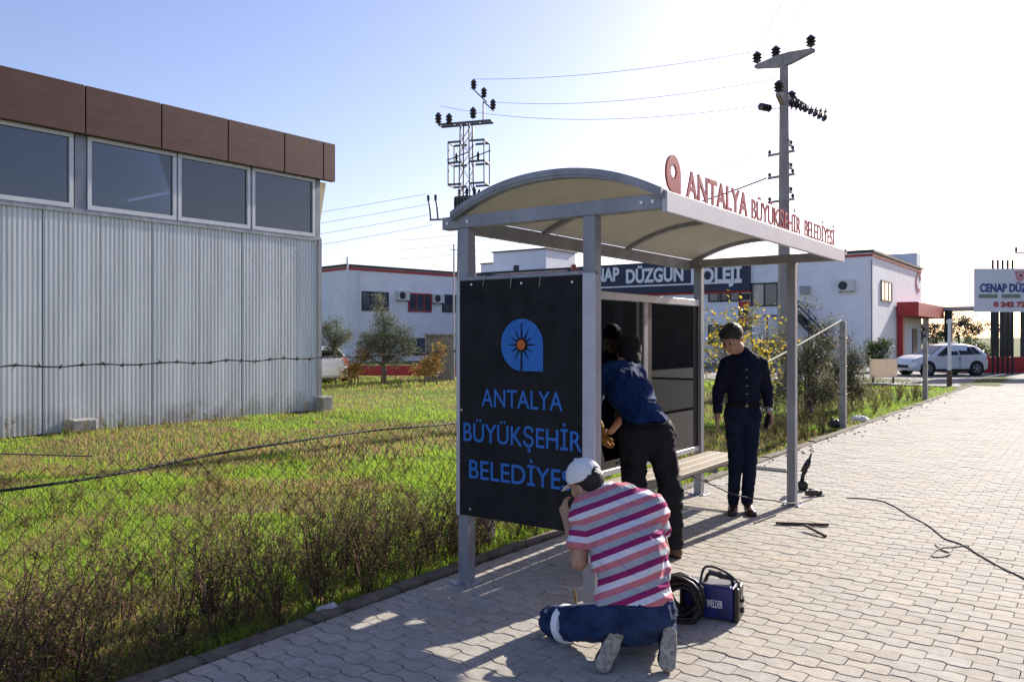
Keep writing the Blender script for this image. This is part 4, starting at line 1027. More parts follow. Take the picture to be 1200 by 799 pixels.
for (n, y0, y1, h0, w0, sd_) in ((110000, 3.4, 11, .065, .006, 1), (100000, 9, 32, .075, .014, 2), (16000, 26, 46, .11, .03, 3)):
    X, Y = grass_points(n, sd_, y0, y1); r = np.random.default_rng(sd_+20); col, dry = grass_col(X, Y, r)
    H = h0*(.55+.9*r.random(len(X)))*(1+.35*vnoise(np.stack([X*1.1, Y*1.1, X*0+2], -1))); W = w0*(.7+.6*r.random(len(X)))
    V, F, c = blades(X, Y, H, W, r.uniform(.15, .8, len(X)), col, sd_+50); allV.append(V); allF.append(F+k0); allC.append(c); k0 += len(V)
link('grass', np_mesh('grass', np.concatenate(allV), np.concatenate(allF), GRASS, col=np.concatenate(allC)), None, kind='stuff', label='bright green and straw coloured grass covering the field', cat='grass')

# dry weeds along the fence: thin branching stems with small leaves
WEED = mat('dry_weed', (1, 1, 1), .8, trans=.25, attr='tint', spec=.15)
class Strands:
    def __init__(s): s.V = []; s.F = []; s.C = []; s.k = 0
    def strand(s, pts, r0, r1, col):
        pts = np.asarray(pts, float); n = len(pts); d = np.gradient(pts, axis=0); d /= np.linalg.norm(d, axis=1, keepdims=True)+1e-9
        ref = np.array([.31, .83, .2]); a = np.cross(d, ref); a /= np.linalg.norm(a, axis=1, keepdims=True)+1e-9; b = np.cross(d, a)
        rr = np.linspace(r0, r1, n)[:, None]
        ring = np.stack([pts+a*rr, pts-.5*a*rr+.87*b*rr, pts-.5*a*rr-.87*b*rr], 1).reshape(-1, 3)
        f = []
        for i in range(n-1):
            for j in range(3):
                p, q = i*3+j, i*3+(j+1) % 3; f += [(p, q, q+3), (p, q+3, p+3)]
        s.V.append(ring); s.F.append(np.array(f)+s.k); s.C.append(np.tile(col, (len(ring), 1))); s.k += len(ring)
    def leaves(s, P, D, L_, W_, cols, r):
        n = len(P); sd2 = np.cross(D, r.normal(size=(n, 3))); sd2 /= np.linalg.norm(sd2, axis=1, keepdims=True)+1e-9
        L_ = np.broadcast_to(L_, n)[:, None]; W_ = np.broadcast_to(W_, n)[:, None]
        V = np.stack([P, P+D*L_*.5+sd2*W_*.5, P+D*L_, P+D*L_*.5-sd2*W_*.5], 1).reshape(-1, 3); k = (np.arange(n)*4)[:, None]
        F = np.concatenate([k+np.array([0, 1, 2]), k+np.array([0, 2, 3])], 0)
        s.V.append(V); s.F.append(F+s.k); s.C.append(np.repeat(cols, 4, axis=0)); s.k += len(V)
    def build(s, name, m, parent=None, **k):
        return link(name, np_mesh(name, np.concatenate(s.V), np.concatenate(s.F), m, col=np.concatenate(s.C)), parent, **k)
def weed_plant(S_, base, h, nst, r, brown=True, spread=.45, leafy=1.0):
    for _ in range(nst):
        a = r.uniform(0, 2*np.pi); sp = r.uniform(.05, spread)*h; hh = h*r.uniform(.6, 1.05); t = np.linspace(0, 1, 6)
        wob = np.cumsum(r.normal(0, .018, (6, 3)), 0)*h; wob[0] = 0
        pts = base+np.stack([np.cos(a)*sp*t**1.4, np.sin(a)*sp*t**1.4, hh*t], -1)+wob
        c = np.array([.12, .07, .052])*r.uniform(.5, 1.9) if brown else np.array([.16, .13, .07])*r.uniform(.7, 1.4)
        S_.strand(pts, .0042*h/.6+.0008, .0012, c)
        nt_ = int(r.integers(5, 10))
        for i in range(nt_):
            q = r.uniform(.2, .98); j = min(int(q*5), 4); p = pts[j]+(pts[j+1]-pts[j])*(q*5-j); b = r.uniform(0, 2*np.pi); l = h*r.uniform(.08, .26)*(1.15-q*.6)
            tip = p+np.array([np.cos(b)*l*.7, np.sin(b)*l*.7, l*r.uniform(.4, .95)]); mid = (p+tip)/2+r.normal(0, .01, 3)
            S_.strand([p, mid, tip], .0016, .0008, c)
            m_ = int(r.integers(4, 10)*leafy)
            if m_:
                tt = r.random(m_)[:, None]; LP = p+(tip-p)*tt+r.normal(0, .006, (m_, 3)); D = r.normal(size=(m_, 3)); D[:, 2] = abs(D[:, 2])*.6; D /= np.linalg.norm(D, axis=1, keepdims=True)
                base_c = np.where(r.random((m_, 1)) < .45, np.array([[.19, .10, .07]]), np.array([[.27, .31, .06]]))
                S_.leaves(LP, D, r.uniform(.012, .03, m_), r.uniform(.006, .012, m_), base_c*r.uniform(.6, 1.4, (m_, 1)), r)
r = np.random.default_rng(77); S_ = Strands()
def weed_spot(u_, v_): p = G(u_, v_); return np.array([p.x, p.y, float(field_h(p.x, p.y))-.02])
for i in range(250):
    u_ = r.uniform(-3.6, 1.8); v_ = -.34-abs(r.normal(0, .95)); h = r.uniform(.22, .66)**1.15*1.15*(1 if v_ > -1.2 else .8)
    if u_ < -.6: h *= 1.12
    weed_plant(S_, weed_spot(u_, v_), h, int(r.integers(3, 8)), r, spread=.6, leafy=.75)
for i in range(60):
    u_ = r.uniform(-4.0, 9.0); v_ = -r.uniform(1.2, 5.5); weed_plant(S_, weed_spot(u_, v_), r.uniform(.2, .45), int(r.integers(3, 6)), r, brown=r.random() < .5)
for i in range(70):
    u_ = r.uniform(1.5, 11); v_ = -.42-abs(r.normal(0, .5)); weed_plant(S_, weed_spot(u_, v_), r.uniform(.2, .5), int(r.integers(3, 7)), r, brown=False)
for i in range(75):
    u_ = r.uniform(9.5, 21); v_ = -.5-abs(r.normal(0, .9)); weed_plant(S_, weed_spot(u_, v_), r.uniform(.35, .8), int(r.integers(4, 8)), r, leafy=1.3)
for i in range(26):
    s = -r.uniform(.3, 9); p = Vector((WP[0]+s*WD[0]+.25*WD[1], WP[1]+s*WD[1]-.25*WD[0])); weed_plant(S_, np.array([p.x+r.uniform(-.2, .3), p.y-r.uniform(0, .5), -.09]), r.uniform(.15, .4), int(r.integers(2, 5)), r, brown=True)
S_.build('dry_weeds', WEED, None, kind='stuff', label='brown dry weeds and twigs growing along the old fence', cat='weeds')
# litter of dead stalks by the pavement edge
RUST = mat('rusty_wire', (.045, .03, .022), .8, var=.4, vscale=12)
FV = -.55
def fence_sag(u_, z): return .035*math.sin(u_*1.9+1)+.02*math.sin(u_*5.1)*z
fence = empty('chain_link_fence', G(0, 0, 0), R(54), label='rusty sagging chain link fence along the weedy field edge', cat='fence')
mb = MB(); pitch = .052; u_ = -4.75; k = 0
def ftop(u_): return 1.12-.012*(u_+3)-.05*math.sin((u_+4.8)/5.8*math.pi)
while u_ < 11.0:
    top = ftop(u_); pts = []; z = -.05; j = 0
    while z < top:
        x = u_+(pitch if ((j+k) % 2) else 0); jit = (random.random()-.5)*.006
        pts.append((x+jit+.05*math.sin(z*2+u_*.8)*.5, -(FV+fence_sag(u_, z)+(.006 if j % 2 else -.006)), z)); z += pitch*.98; j += 1
    if u_ < 1.4 or u_ > 4.2: mb.tube(pts, .0022, 3, cap=False)
    u_ += pitch; k += 1
mb.build('wire_mesh', RUST, fence, kind='stuff')
n = 60
MB().tube([(-4.8+i*.21, -(FV-.012+fence_sag(-4.8+i*.21, .95)), .95+.02*math.sin(i*.4)+.0026*i*(i/40)) for i in range(n)], .0075, 6).build('tension_cable', mat('black_cable', (.015, .014, .014), .7), fence)
bwire = MB(); pts = []
for i in range(60):
    u_ = -4.8+i*5.8/59; pts.append((u_, -FV-.02, 1.53-.045*math.sin(math.pi*i/59)+.006*math.sin(i*1.7)))
bwire.tube(pts, .0035, 5); bwire.tube([(a, b+.004*math.sin(i*2.2), c+.004*math.cos(i*2.2)) for i, (a, b, c) in enumerate(pts)], .0028, 5)
for i in range(1, 59):
    if True:
        a, b, c = pts[i]
        for s in (-1, 1): bwire.tube([(a+s*.004, b, c), (a+s*.010+.006*math.sin(i), b+.012*s, c+.017*math.cos(i+s)), ], .0020, 4)
        bwire.tube([(a-.006, b, c-.006), (a+.006, b, c+.006)], .0055, 5)
bwire.build('barbed_wire', RUST, fence)
lo = MB(); pts = [(-4.8+i*.13, -FV-.02, 1.33-.020*i*.42-.004*i*(i/14)) for i in range(21)]; lo.tube(pts, .0035, 5)
for i, (a, b, c) in enumerate(pts[1:]):
    for s in (-1, 1): lo.tube([(a, b, c), (a+.008*s, b+.01*s, c+.015*math.cos(i+s))], .002, 4)
lo.build('barbed_wire', RUST, fence)

# ---- trees and shrubs: trunk, limbs, leaves spread through lobes
LEAF = mat('leaves', (1, 1, 1), .55, trans=.4, attr='tint', spec=.3); BARK = mat('bark', (.10, .08, .06), .95, var=.4, vscale=9, stretch=(1, 1, .3), bump=.7, bscale=25)
def tree(name, label, cat, loc, h, lobes, cols, nleaf, ll, lw, trunk_r=.07, seed=1, group=None, trunks=1, clump=.30, droop=0.0):
    """lobes: (x,y,z,rx,ry,rz) crown masses; leaves sit in clumps on twigs so that gaps stay open"""
    r = np.random.default_rng(seed); t = empty(name, loc, 0, label=label, cat=cat, group=group); tw = Strands(); lf = Strands()
    lobes = np.array(lobes, float); vol = lobes[:, 3]*lobes[:, 4]*lobes[:, 5]; pick = vol/vol.sum(); tr_ = MB()
    bases = [(r.normal(0, .12)*(trunks > 1), r.normal(0, .12)*(trunks > 1)) for _ in range(trunks)]
    zc = lobes[:, 2].min()-lobes[:, 5].min()*.2
    for b in bases:
        tr_.tube([(b[0], b[1], -.05), (b[0]*.9+r.normal(0, .03), b[1]+r.normal(0, .03), max(zc*.5, .1)), (b[0]*.8, b[1]*.8, max(zc, .25))], [trunk_r*1.15, trunk_r, trunk_r*.8], 8)
    for i, L_ in enumerate(lobes):
        b = bases[i % len(bases)]; st = np.array([b[0]*.8, b[1]*.8, max(zc, .25)*r.uniform(.7, 1)]); c = L_[:3]; mid = (st+c)/2+r.normal(0, .08, 3)
        tr_.tube([tuple(st), tuple(mid), tuple(c), tuple(c+np.array([0, 0, L_[5]*.6]))], [trunk_r*.6, trunk_r*.42, trunk_r*.25, trunk_r*.08], 6)
    autosmooth(tr_.build('trunk', BARK, t), 60)
    per = 26; ncl = nleaf//per; cols = np.array(cols)
    for i in range(ncl):
        L_ = lobes[r.choice(len(lobes), p=pick)]; d = r.normal(size=3); d /= np.linalg.norm(d); rad = r.uniform(.25, 1.0)**.5*r.uniform(.82, 1.12)
        c = L_[:3]+d*L_[3:]*rad; root = L_[:3]+d*L_[3:]*rad*.35
        tip = c+np.array([0, 0, -droop*r.random()]); tw.strand([root, (root+tip)/2+r.normal(0, .03, 3), tip], .006, .002, np.array([.10, .08, .055]))
        tt = r.random(per)[:, None]**.7; P = root+(tip-root)*tt+r.normal(0, clump*.28, (per, 3)); D = (tip-root)/(np.linalg.norm(tip-root)+1e-6)+r.normal(0, .8, (per, 3)); D /= np.linalg.norm(D, axis=1, keepdims=True)
        cc = cols[r.choice(len(cols), per)]*r.uniform(.65, 1.3, (per, 1)); lf.leaves(P, D, r.uniform(.7, 1.3, per)*ll, r.uniform(.7, 1.2, per)*lw, cc, r)
    cr = lf.build('crown', LEAF, t); tw.build('twigs', WEED, cr, kind='stuff')
    return t
OLC = [(.10, .12, .065), (.14, .16, .09), (.07, .09, .045), (.18, .19, .12)]
tree('olive_tree', 'grey green olive tree standing at the field end left of the shelter', 'tree', (-4.55, 29.0, -.07), 3.1,
     [(0, 0, 1.5, .85, .7, .65), (-.6, .1, 1.55, .6, .5, .45), (.6, 0, 1.7, .7, .5, .55), (0, .1, 2.25, .6, .45, .5), (-.1, 0, 2.85, .32, .28, .42), (.4, 0, 1.0, .6, .5, .45), (-.4, -.1, .95, .6, .45, .4), (.9, .1, 1.35, .4, .3, .4)], OLC, 13500, .075, .022, .09, 3, 'olive trees')
tree('olive_tree', 'smaller olive tree half hidden behind the warehouse corner', 'tree', (-6.35, 29.2, -.07), 2.7,
     [(0, 0, 1.45, .55, .5, .5), (.3, 0, 1.75, .45, .4, .4), (-.3, 0, 1.9, .4, .4, .45), (.1, 0, 2.2, .3, .3, .3)], OLC, 5200, .075, .022, .07, 4, 'olive trees')
ORC = [(.30, .16, .03), (.22, .10, .03), (.16, .15, .04), (.36, .23, .05)]
tree('vine_shrub', 'orange leaved shrub to the left of the olive trunk', 'shrub', (-5.5, 28.6, -.07), 1.4, [(0, 0, .7, .45, .4, .4), (.2, 0, 1.1, .3, .3, .3), (-.2, .1, .4, .4, .3, .3)], ORC, 1200, .08, .045, .025, 5, trunks=3)
tree('vine_shrub', 'orange brown shrub in front of the grey utility cabinet', 'shrub', (-2.75, 28.4, -.07), 1.5, [(0, 0, .7, .55, .4, .4), (.2, 0, 1.2, .35, .3, .35), (-.5, .1, .5, .4, .3, .3)], ORC, 1700, .08, .045, .025, 6, trunks=3)
YEC = [(.48, .34, .03), (.36, .30, .04), (.24, .26, .05), (.55, .40, .06)]
yt = G(9.9, -2.0)
tree('young_tree', 'young tree with yellow autumn leaves behind the standing man', 'tree', (yt.x, yt.y, -.08), 2.3, [(-.1, 0, 1.8, .60, .4, .26), (.5, -.1, 1.55, .42, .3, .3), (-.7, .1, 1.85, .4, .3, .25), (.65, 0, 1.1, .25, .3, .4), (.3, .1, 2.05, .55, .3, .25), (-.4, 0, 1.3, .4, .3, .3)], YEC, 760, .075, .05, .025, 7, trunks=2, clump=.5)
SHC = [(.12, .13, .075), (.16, .165, .10), (.085, .095, .055), (.17, .14, .08)]
for i, (u_, v_, sc, lab) in enumerate(((11.6, -2.3, 1.0, 'tall grey green shrub just left of the concrete post with the pale pole'), (13.4, -1.7, 1.15, 'tallest grey green shrub rising behind the concrete post'), (15.6, -1.5, .8, 'lower grey green shrub between the thick post and short post'))):
    g = G(u_, v_); tree('field_shrub', lab, 'shrub', (g.x, g.y, -.08), 2.2*sc, [(0, 0, 1.0*sc, .6*sc, .55*sc, .6*sc), (.35*sc, 0, 1.5*sc, .4*sc, .35*sc, .45*sc), (-.4*sc, .1, 1.35*sc, .4*sc, .35*sc, .45*sc), (.05, 0, 1.95*sc, .22*sc, .22*sc, .35*sc), (.3, .1, .5*sc, .55*sc, .4, .35*sc), (-.4, 0, .55*sc, .5*sc, .4, .35*sc)], SHC, 9500, .06, .022, .03, 10+i, 'grey green shrubs behind the fence', trunks=4)
GRC = [(.055, .095, .03), (.075, .12, .035), (.10, .13, .045), (.04, .07, .022)]
tree('round_bush', 'dark green bush below the school end window', 'bush', (17.6, 39.5, -.06), 1.8, [(0, 0, .9, .75, .6, .6), (.3, 0, 1.3, .5, .4, .4), (-.35, 0, 1.2, .45, .4, .4), (0, 0, .4, .8, .6, .35)], GRC, 4200, .09, .05, .05, 21, 'green bushes by the street', trunks=3)
tree('round_bush', 'wide green bush between the white car and billboard poles', 'bush', (22.3, 40.3, -.06), 1.8, [(0, 0, .9, .9, .6, .7), (.8, 0, .9, .7, .6, .6), (-.8, 0, .8, .6, .5, .5), (.3, 0, 1.4, .6, .5, .45), (0, 0, .4, 1.2, .6, .4)], GRC+[(.14, .14, .05)], 6200, .09, .05, .05, 22, 'green bushes by the street', trunks=3)
for i, (x, y, s, lab) in enumerate(((30, 62, 1.3, 'hazy tree crown behind the walkway roof near the school'), (36, 66, 1.6, 'hazy tree crown behind the billboard poles'))):
    tree('far_tree', lab, 'tree', (x, y, -.06), 3*s, [(0, 0, 1.6*s, 1.5*s, 1*s, .8*s), (1.3*s, 0, 1.4*s, 1.1*s, 1*s, .7*s), (-1.2*s, 0, 1.3*s, 1.1*s, 1*s, .7*s)], [(.05, .07, .045), (.07, .085, .06)], 4200, .16, .09, .10, 31+i, 'far trees')
# ------------------------------------------------------------------ people: smooth-blended bodies, clothes as their own shells
def _v(p): return np.asarray(p, float)
def cone(a, b, r0, r1=None, k=.03, sq=None): return ('c', _v(a), _v(b), r0, r0 if r1 is None else r1, k, sq)
def ell(c, rad, Rm=None, k=.03): return ('e', _v(c), _v(rad), None if Rm is None else np.asarray(Rm, float), k)
def eval_prim(p, P):
    if p[0] == 'c':
        _, a, b, r0, r1, k, sq = p; Q = P-a; d = b-a
        if sq is not None:
            dv, f = _v(sq[0]), sq[1]; dv = dv/np.linalg.norm(dv); Q = Q+dv*((Q@dv)*(1/f-1))[..., None]; d = d+dv*((d@dv)*(1/f-1))
        t = np.clip((Q@d)/max(d@d, 1e-9), 0, 1); return np.linalg.norm(Q-t[..., None]*d, axis=-1)-(r0+(r1-r0)*t)
    _, c, rad, Rm, k = p; Q = P-c
    if Rm is not None: Q = Q@Rm
    k0 = np.linalg.norm(Q/rad, axis=-1); k1 = np.linalg.norm(Q/(rad*rad), axis=-1); return k0*(k0-1)/(k1+1e-9)
def prim_box(p):
    if p[0] == 'c': r = max(p[3], p[4]); return np.minimum(p[1], p[2])-r, np.maximum(p[1], p[2])+r
    r = p[2].max(); return p[1]-r, p[1]+r
def sdf_grid(prims, h, infl=0.0, pad=.05, sub=()):
    lo = np.min([prim_box(p)[0] for p in prims], 0)-infl-pad; hi = np.max([prim_box(p)[1] for p in prims], 0)+infl+pad
    n = np.ceil((hi-lo)/h).astype(int)+1; ax = [lo[i]+h*np.arange(n[i]) for i in range(3)]; F = np.full(n, 9.0, np.float32)
    for p in list(prims):
        a, b = prim_box(p); m = .09+infl
        s = [slice(max(0, int((a[i]-m-lo[i])/h)), min(n[i], int((b[i]+m-lo[i])/h)+2)) for i in range(3)]
        P = np.stack(np.meshgrid(*[ax[i][s[i]] for i in range(3)], indexing='ij'), -1); d = eval_prim(p, P)-infl; k = p[5] if p[0] == 'c' else p[4]
        cur = F[s[0], s[1], s[2]]; hh = np.maximum(k-np.abs(cur-d), 0)/k; F[s[0], s[1], s[2]] = np.minimum(cur, d)-hh*hh*k*.25
    for p in sub:
        a, b = prim_box(p); m = .05; s = [slice(max(0, int((a[i]-m-lo[i])/h)), min(n[i], int((b[i]+m-lo[i])/h)+2)) for i in range(3)]
        P = np.stack(np.meshgrid(*[ax[i][s[i]] for i in range(3)], indexing='ij'), -1); d = -eval_prim(p, P); k = .012
        cur = F[s[0], s[1], s[2]]; hh = np.maximum(k-np.abs(cur-d), 0)/k; F[s[0], s[1], s[2]] = np.maximum(cur, d)+hh*hh*k*.25
    return F, lo, ax
def surface_nets(F, lo, h):
    I = F < 0; nx, ny, nz = F.shape; cs = [(i, j, k) for i in (0, 1) for j in (0, 1) for k in (0, 1)]
    def sub(A, c): return A[c[0]:nx-1+c[0], c[1]:ny-1+c[1], c[2]:nz-1+c[2]]
    cnt = sum(sub(I, c).astype(np.int8) for c in cs); act = (cnt > 0) & (cnt < 8); idx = np.full(act.shape, -1, np.int32); ids = np.argwhere(act); idx[act] = np.arange(len(ids))
    acc = np.zeros((len(ids), 3)); num = np.zeros(len(ids))
    for a in cs:
        for ax_ in range(3):
            if a[ax_]: continue
            b = list(a); b[ax_] = 1
            fa = F[ids[:, 0]+a[0], ids[:, 1]+a[1], ids[:, 2]+a[2]]; fb = F[ids[:, 0]+b[0], ids[:, 1]+b[1], ids[:, 2]+b[2]]
            cr = (fa < 0) != (fb < 0); t = np.where(cr, fa/np.where(cr, fa-fb, 1), 0); p = np.tile(np.array(a, float), (len(ids), 1)); p[:, ax_] += t
            acc[cr] += p[cr]; num[cr] += 1
    V = (ids+acc/num[:, None])*h+lo; Q = []
    for ax_ in range(3):
        o1, o2 = [(1, 2), (2, 0), (0, 1)][ax_]; s0 = [slice(1, -1)]*3; s0[ax_] = slice(0, -1); s1 = list(s0); s1[ax_] = slice(1, None)
        A, B = I[tuple(s0)], I[tuple(s1)]; e = np.argwhere(A != B); fl = A[tuple(e.T)]
        e = e+np.array([0 if i == ax_ else 1 for i in range(3)])
        def cell(d1, d2): c = e.copy(); c[:, o1] -= d1; c[:, o2] -= d2; return idx[tuple(c.T)]
        q = np.stack([cell(1, 1), cell(0, 1), cell(0, 0), cell(1, 0)], -1); q[~fl] = q[~fl][:, ::-1]; Q.append(q)
    Q = np.concatenate(Q); return V, Q[(Q >= 0).all(1)]
def relax(V, Q, it=2, lam=.5):
    e = np.concatenate([Q[:, [0, 1]], Q[:, [1, 2]], Q[:, [2, 3]], Q[:, [3, 0]]])
    for _ in range(it):
        S = np.zeros_like(V); n = np.zeros(len(V)); np.add.at(S, e[:, 0], V[e[:, 1]]); np.add.at(S, e[:, 1], V[e[:, 0]]); np.add.at(n, e[:, 0], 1); np.add.at(n, e[:, 1], 1)
        V = V*(1-lam)+lam*S/np.maximum(n, 1)[:, None]
    return V
def sdf_part(name, prims, h, m, parent, base, infl=0.0, cut=None, fold=None, sub=(), it=2, shade=True, **k):
    F, lo, ax = sdf_grid(prims, h, infl, sub=sub)
    if cut is not None or fold is not None:
        near = np.argwhere(np.abs(F) < (.035 if fold is not None else .06) if cut is None else F < .06)
        P = np.stack([ax[i][near[:, i]] for i in range(3)], -1); f = F[tuple(near.T)].astype(float)
        if fold is not None: f = f+fold(P)
        if cut is not None: f = np.maximum(f, cut(P))
        F[tuple(near.T)] = f
    V, Q = surface_nets(F, lo, h); V = relax(V, Q, it)
    o = link(name, np_mesh(name, V-_v(base), Q, m, smooth=shade), parent, **k)
    return o
def folds(amp, fx, fz, seed):
    """cloth wrinkles: warped ridges, some broad, some sharp"""
    def f(P):
        q = np.stack([P[:, 0]*fx, P[:, 1]*fx, P[:, 2]*fz], -1)+seed
        wp = np.stack([vnoise(q*.7+3), vnoise(q*.7+11), vnoise(q*.7+19)], -1); q = q+wp*.9
        a = 1-np.abs(vnoise(q)); b = 1-np.abs(vnoise(q*np.array([1.6, 1.6, 2.6])+7)); c = 1-np.abs(vnoise(q*np.array([2.4, 2.4, 4.2])+13))
        return amp*(.9-(a**2)*.9-(b**3)*.8-(c**4)*.5)
    return f
SKIN = mat('skin', (.42, .235, .155), .55, var=.12, vscale=20, bump=.1, bscale=150, bdist=.003)
HAIRB = mat('black_hair', (.010, .008, .007), .55, var=.4, vscale=60, bump=1, bscale=160, stretch=(1, 1, .25), bdist=.006)
EYEW = mat('eye_dark', (.03, .02, .018), .2)
def frame(fwd, up):
    f = _v(fwd); f = f/np.linalg.norm(f); z = _v(up); z = z-f*(z@f); z /= np.linalg.norm(z); y = -f; x = np.cross(y, z); return np.stack([x, y, z], 1)   # columns
def head_prims(c, M, sc=1.0):
    c = _v(c); w = lambda *p: c+M@(_v(p)*sc); E = lambda p, r, k=.02: ell(w(*p), _v(r)*sc, M, k)
    pr = [E((0, .012, .035), (.074, .094, .083)), E((0, -.028, -.03), (.060, .070, .078), .03), cone(w(-.035, -.03, -.07), w(.035, -.03, -.07), .030, k=.03), E((0, -.066, -.088), (.026, .024, .022), .025),
          cone(w(0, -.088, .016), w(0, -.110, -.026), .009, .013, .014), cone(w(-.042, -.078, .030), w(.042, -.078, .030), .012, k=.02), cone(w(-.046, -.062, -.022), w(-.03, -.07, -.02), .022, k=.03), cone(w(.03, -.07, -.02), w(.046, -.062, -.022), .022, k=.03),
          cone(w(-.02, -.094, -.054), w(.02, -.094, -.054), .0075, k=.008), cone(w(-.017, -.092, -.065), w(.017, -.092, -.065), .008, k=.008),
          E((.077, .012, -.008), (.010, .022, .032), .008), E((-.077, .012, -.008), (.010, .022, .032), .008)]
    sub = [E((s*.031, -.100, .010), (.018, .018, .010)) for s in (-1, 1)]
    return pr, sub, w
def hand_prims(w_, d, n, side, curl=.5):
    """palm, four unequal bent fingers, thumb leaving the side of the palm; d = towards the fingers, n = palm normal, side = thumb direction"""
    w_, d, n = _v(w_), _v(d), _v(n); d = d/np.linalg.norm(d); n = n-d*(n@d); n /= np.linalg.norm(n); s = np.cross(d, n)*side
    pr = [cone(w_, w_+d*.03, .026, .030, .02, (n, .62)), cone(w_+d*.035-s*.012, w_+d*.085-s*.018, .030, .027, .02, (n, .5)), cone(w_+d*.035+s*.014, w_+d*.088+s*.018, .028, .024, .02, (n, .5))]
    for i, (o, L) in enumerate(((.029, .072), (.010, .080), (-.010, .074), (-.028, .058))):
        p = w_+d*(.090-.004*abs(i-1))+s*o; a = .25*curl+.08*i*curl; segs = [.45, .30, .25]; r = .0088-.0005*i
        for q, fr in enumerate(segs):
            dd = d*math.cos(a)+n*math.sin(a); e = p+dd*L*fr; pr.append(cone(p, e, r, r*.93, .004)); p = e; a += .75*curl; r *= .93
    p = w_+d*.025+s*.026; td = d*.55+s*.75+n*.35*curl; td /= np.linalg.norm(td); e = p+td*.042; pr.append(cone(p, e, .0115, .010, .012)); td = d*.85+s*.3+n*.55*curl; td /= np.linalg.norm(td); pr.append(cone(e, e+td*.032, .0098, .0085, .004))
    return pr
def shrink(prims, d=.03):
    """the same limbs, slimmer: the body under the clothes"""
    out = []
    for p in prims:
        if p[0] == 'c': out.append(('c', p[1], p[2], max(p[3]-d, .015), max(p[4]-d, .015), p[5], p[6]))
        else: out.append(('e', p[1], np.maximum(p[2]-d, .02), p[3], p[4]))
    return out
def between(a, b, t0, t1):
    a, b = _v(a), _v(b); d = b-a; L = np.linalg.norm(d); d = d/L
    return lambda P: np.maximum((t0*L)-(P-a)@d, (P-a)@d-t1*L)
def shoe(parent, base, heel, toe, up, m_up, m_sole, ankle, name='shoe'):
    heel, toe, up = _v(heel), _v(toe), _v(up); d = toe-heel; L = np.linalg.norm(d); d = d/L; up = up-d*(up@d); up /= np.linalg.norm(up); sd_ = np.cross(d, up)
    pr = [cone(heel+d*.035+up*.035, heel+d*L*.35+up*.032, .036, .036, .03), cone(heel+d*L*.35+up*.030, toe-d*.055+up*.026, .040, .040, .03, (up, .75)), cone(toe-d*.06+up*.024, toe-d*.035+up*.020, .040, .030, .03, (up, .62)),
          cone(heel+d*.04+up*.05, _v(ankle)+up*.01, .038, .038, .03)]
    o = sdf_part(name, pr, .006, m_up, parent, base, cut=lambda P: -(P-heel)@up+.012)
    pr2 = [cone(heel+d*.035+up*.008, heel+d*L*.5+up*.008, .036, .036, .02), cone(heel+d*L*.45+up*.008, toe-d*.04+up*.008, .038, .042, .02)]
    sdf_part('sole', pr2, .005, m_sole, o, base, cut=lambda P: np.abs((P-heel)@up-.006)-.010)
    return o

# ---- man standing under the far end of the roof
b0 = _v((2.105, 7.59, 0)); W_ = lambda x, y, z: b0+_v((x, y, z))
man = empty('person', tuple(b0), 0, label='man in dark navy shirt and jeans standing with head bowed under the shelter', cat='person')
NAVYS = mat('navy_shirt_cloth', (.007, .009, .026), .85, var=.25, vscale=9, bump=.3, bscale=300, bdist=.002, spec=.2)
JEAN1 = mat('dark_blue_denim', (.010, .015, .034), .9, var=.3, vscale=7, bump=.4, bscale=260, bdist=.002, spec=.15)
BROWNL = mat('brown_leather', (.055, .020, .012), .35, var=.3, vscale=15); SOLEB = mat('dark_sole', (.02, .016, .013), .8)
Mh = frame((-.66, -.50, -.62), (-.46, -.38, .80)); hc = W_(-.075, -.055, 1.605); hp, hs, hw = head_prims(hc, Mh, 1.08)
torso = [ell(W_(.035, .01, .93), (.148, .104, .12), k=.05), ell(W_(.04, .0, 1.09), (.135, .096, .15), k=.06), ell(W_(.045, .0, 1.27), (.150, .108, .17), k=.06), cone(W_(-.085, .01, 1.375), W_(.175, .01, 1.38), .050, k=.06), cone(W_(.0, .01, 1.40), W_(.09, .01, 1.40), .062, k=.08)]
neck = [cone(W_(.045, .005, 1.41), W_(-.02, -.02, 1.53), .060, .056, .04)]
sL, eL, wL = W_(-.125, .01, 1.365), W_(-.185, .035, 1.11), W_(-.215, -.05, .895); sR, eR, wR = W_(.21, .01, 1.37), W_(.27, .045, 1.13), W_(.255, -.07, .935)
armL = [cone(sL, eL, .046, .039, .05), cone(eL, wL, .039, .028, .03)]; armR = [cone(sR, eR, .046, .039, .05), cone(eR, wR, .039, .028, .03)]
hL, kL, aL = W_(-.045, .005, .90), W_(-.042, -.03, .50), W_(-.055, .01, .10); hR, kR, aR = W_(.115, .005, .90), W_(.095, -.02, .50), W_(.078, .02, .10)
legs = [cone(hL, kL, .080, .054, .03), cone(kL, aL, .054, .040, .02), cone(hR, kR, .080, .054, .02), cone(kR, aR, .054, .040, .012)]
hands = hand_prims(wL, (-.05, -.12, -1), (1, -.2, 0), -1, .6)+hand_prims(wR, (.12, -.15, -1), (-1, -.3, 0), 1, .85)
sdf_part('body', hp+neck+shrink(torso)+shrink(armL+armR, .012)+shrink(legs, .02)+[cone(wL+(eL-wL)*.35, wL, .033, .028, .02), cone(wR+(eR-wR)*.35, wR, .033, .028, .02)]+hands, .0062, SKIN, man, b0, sub=hs, it=1)
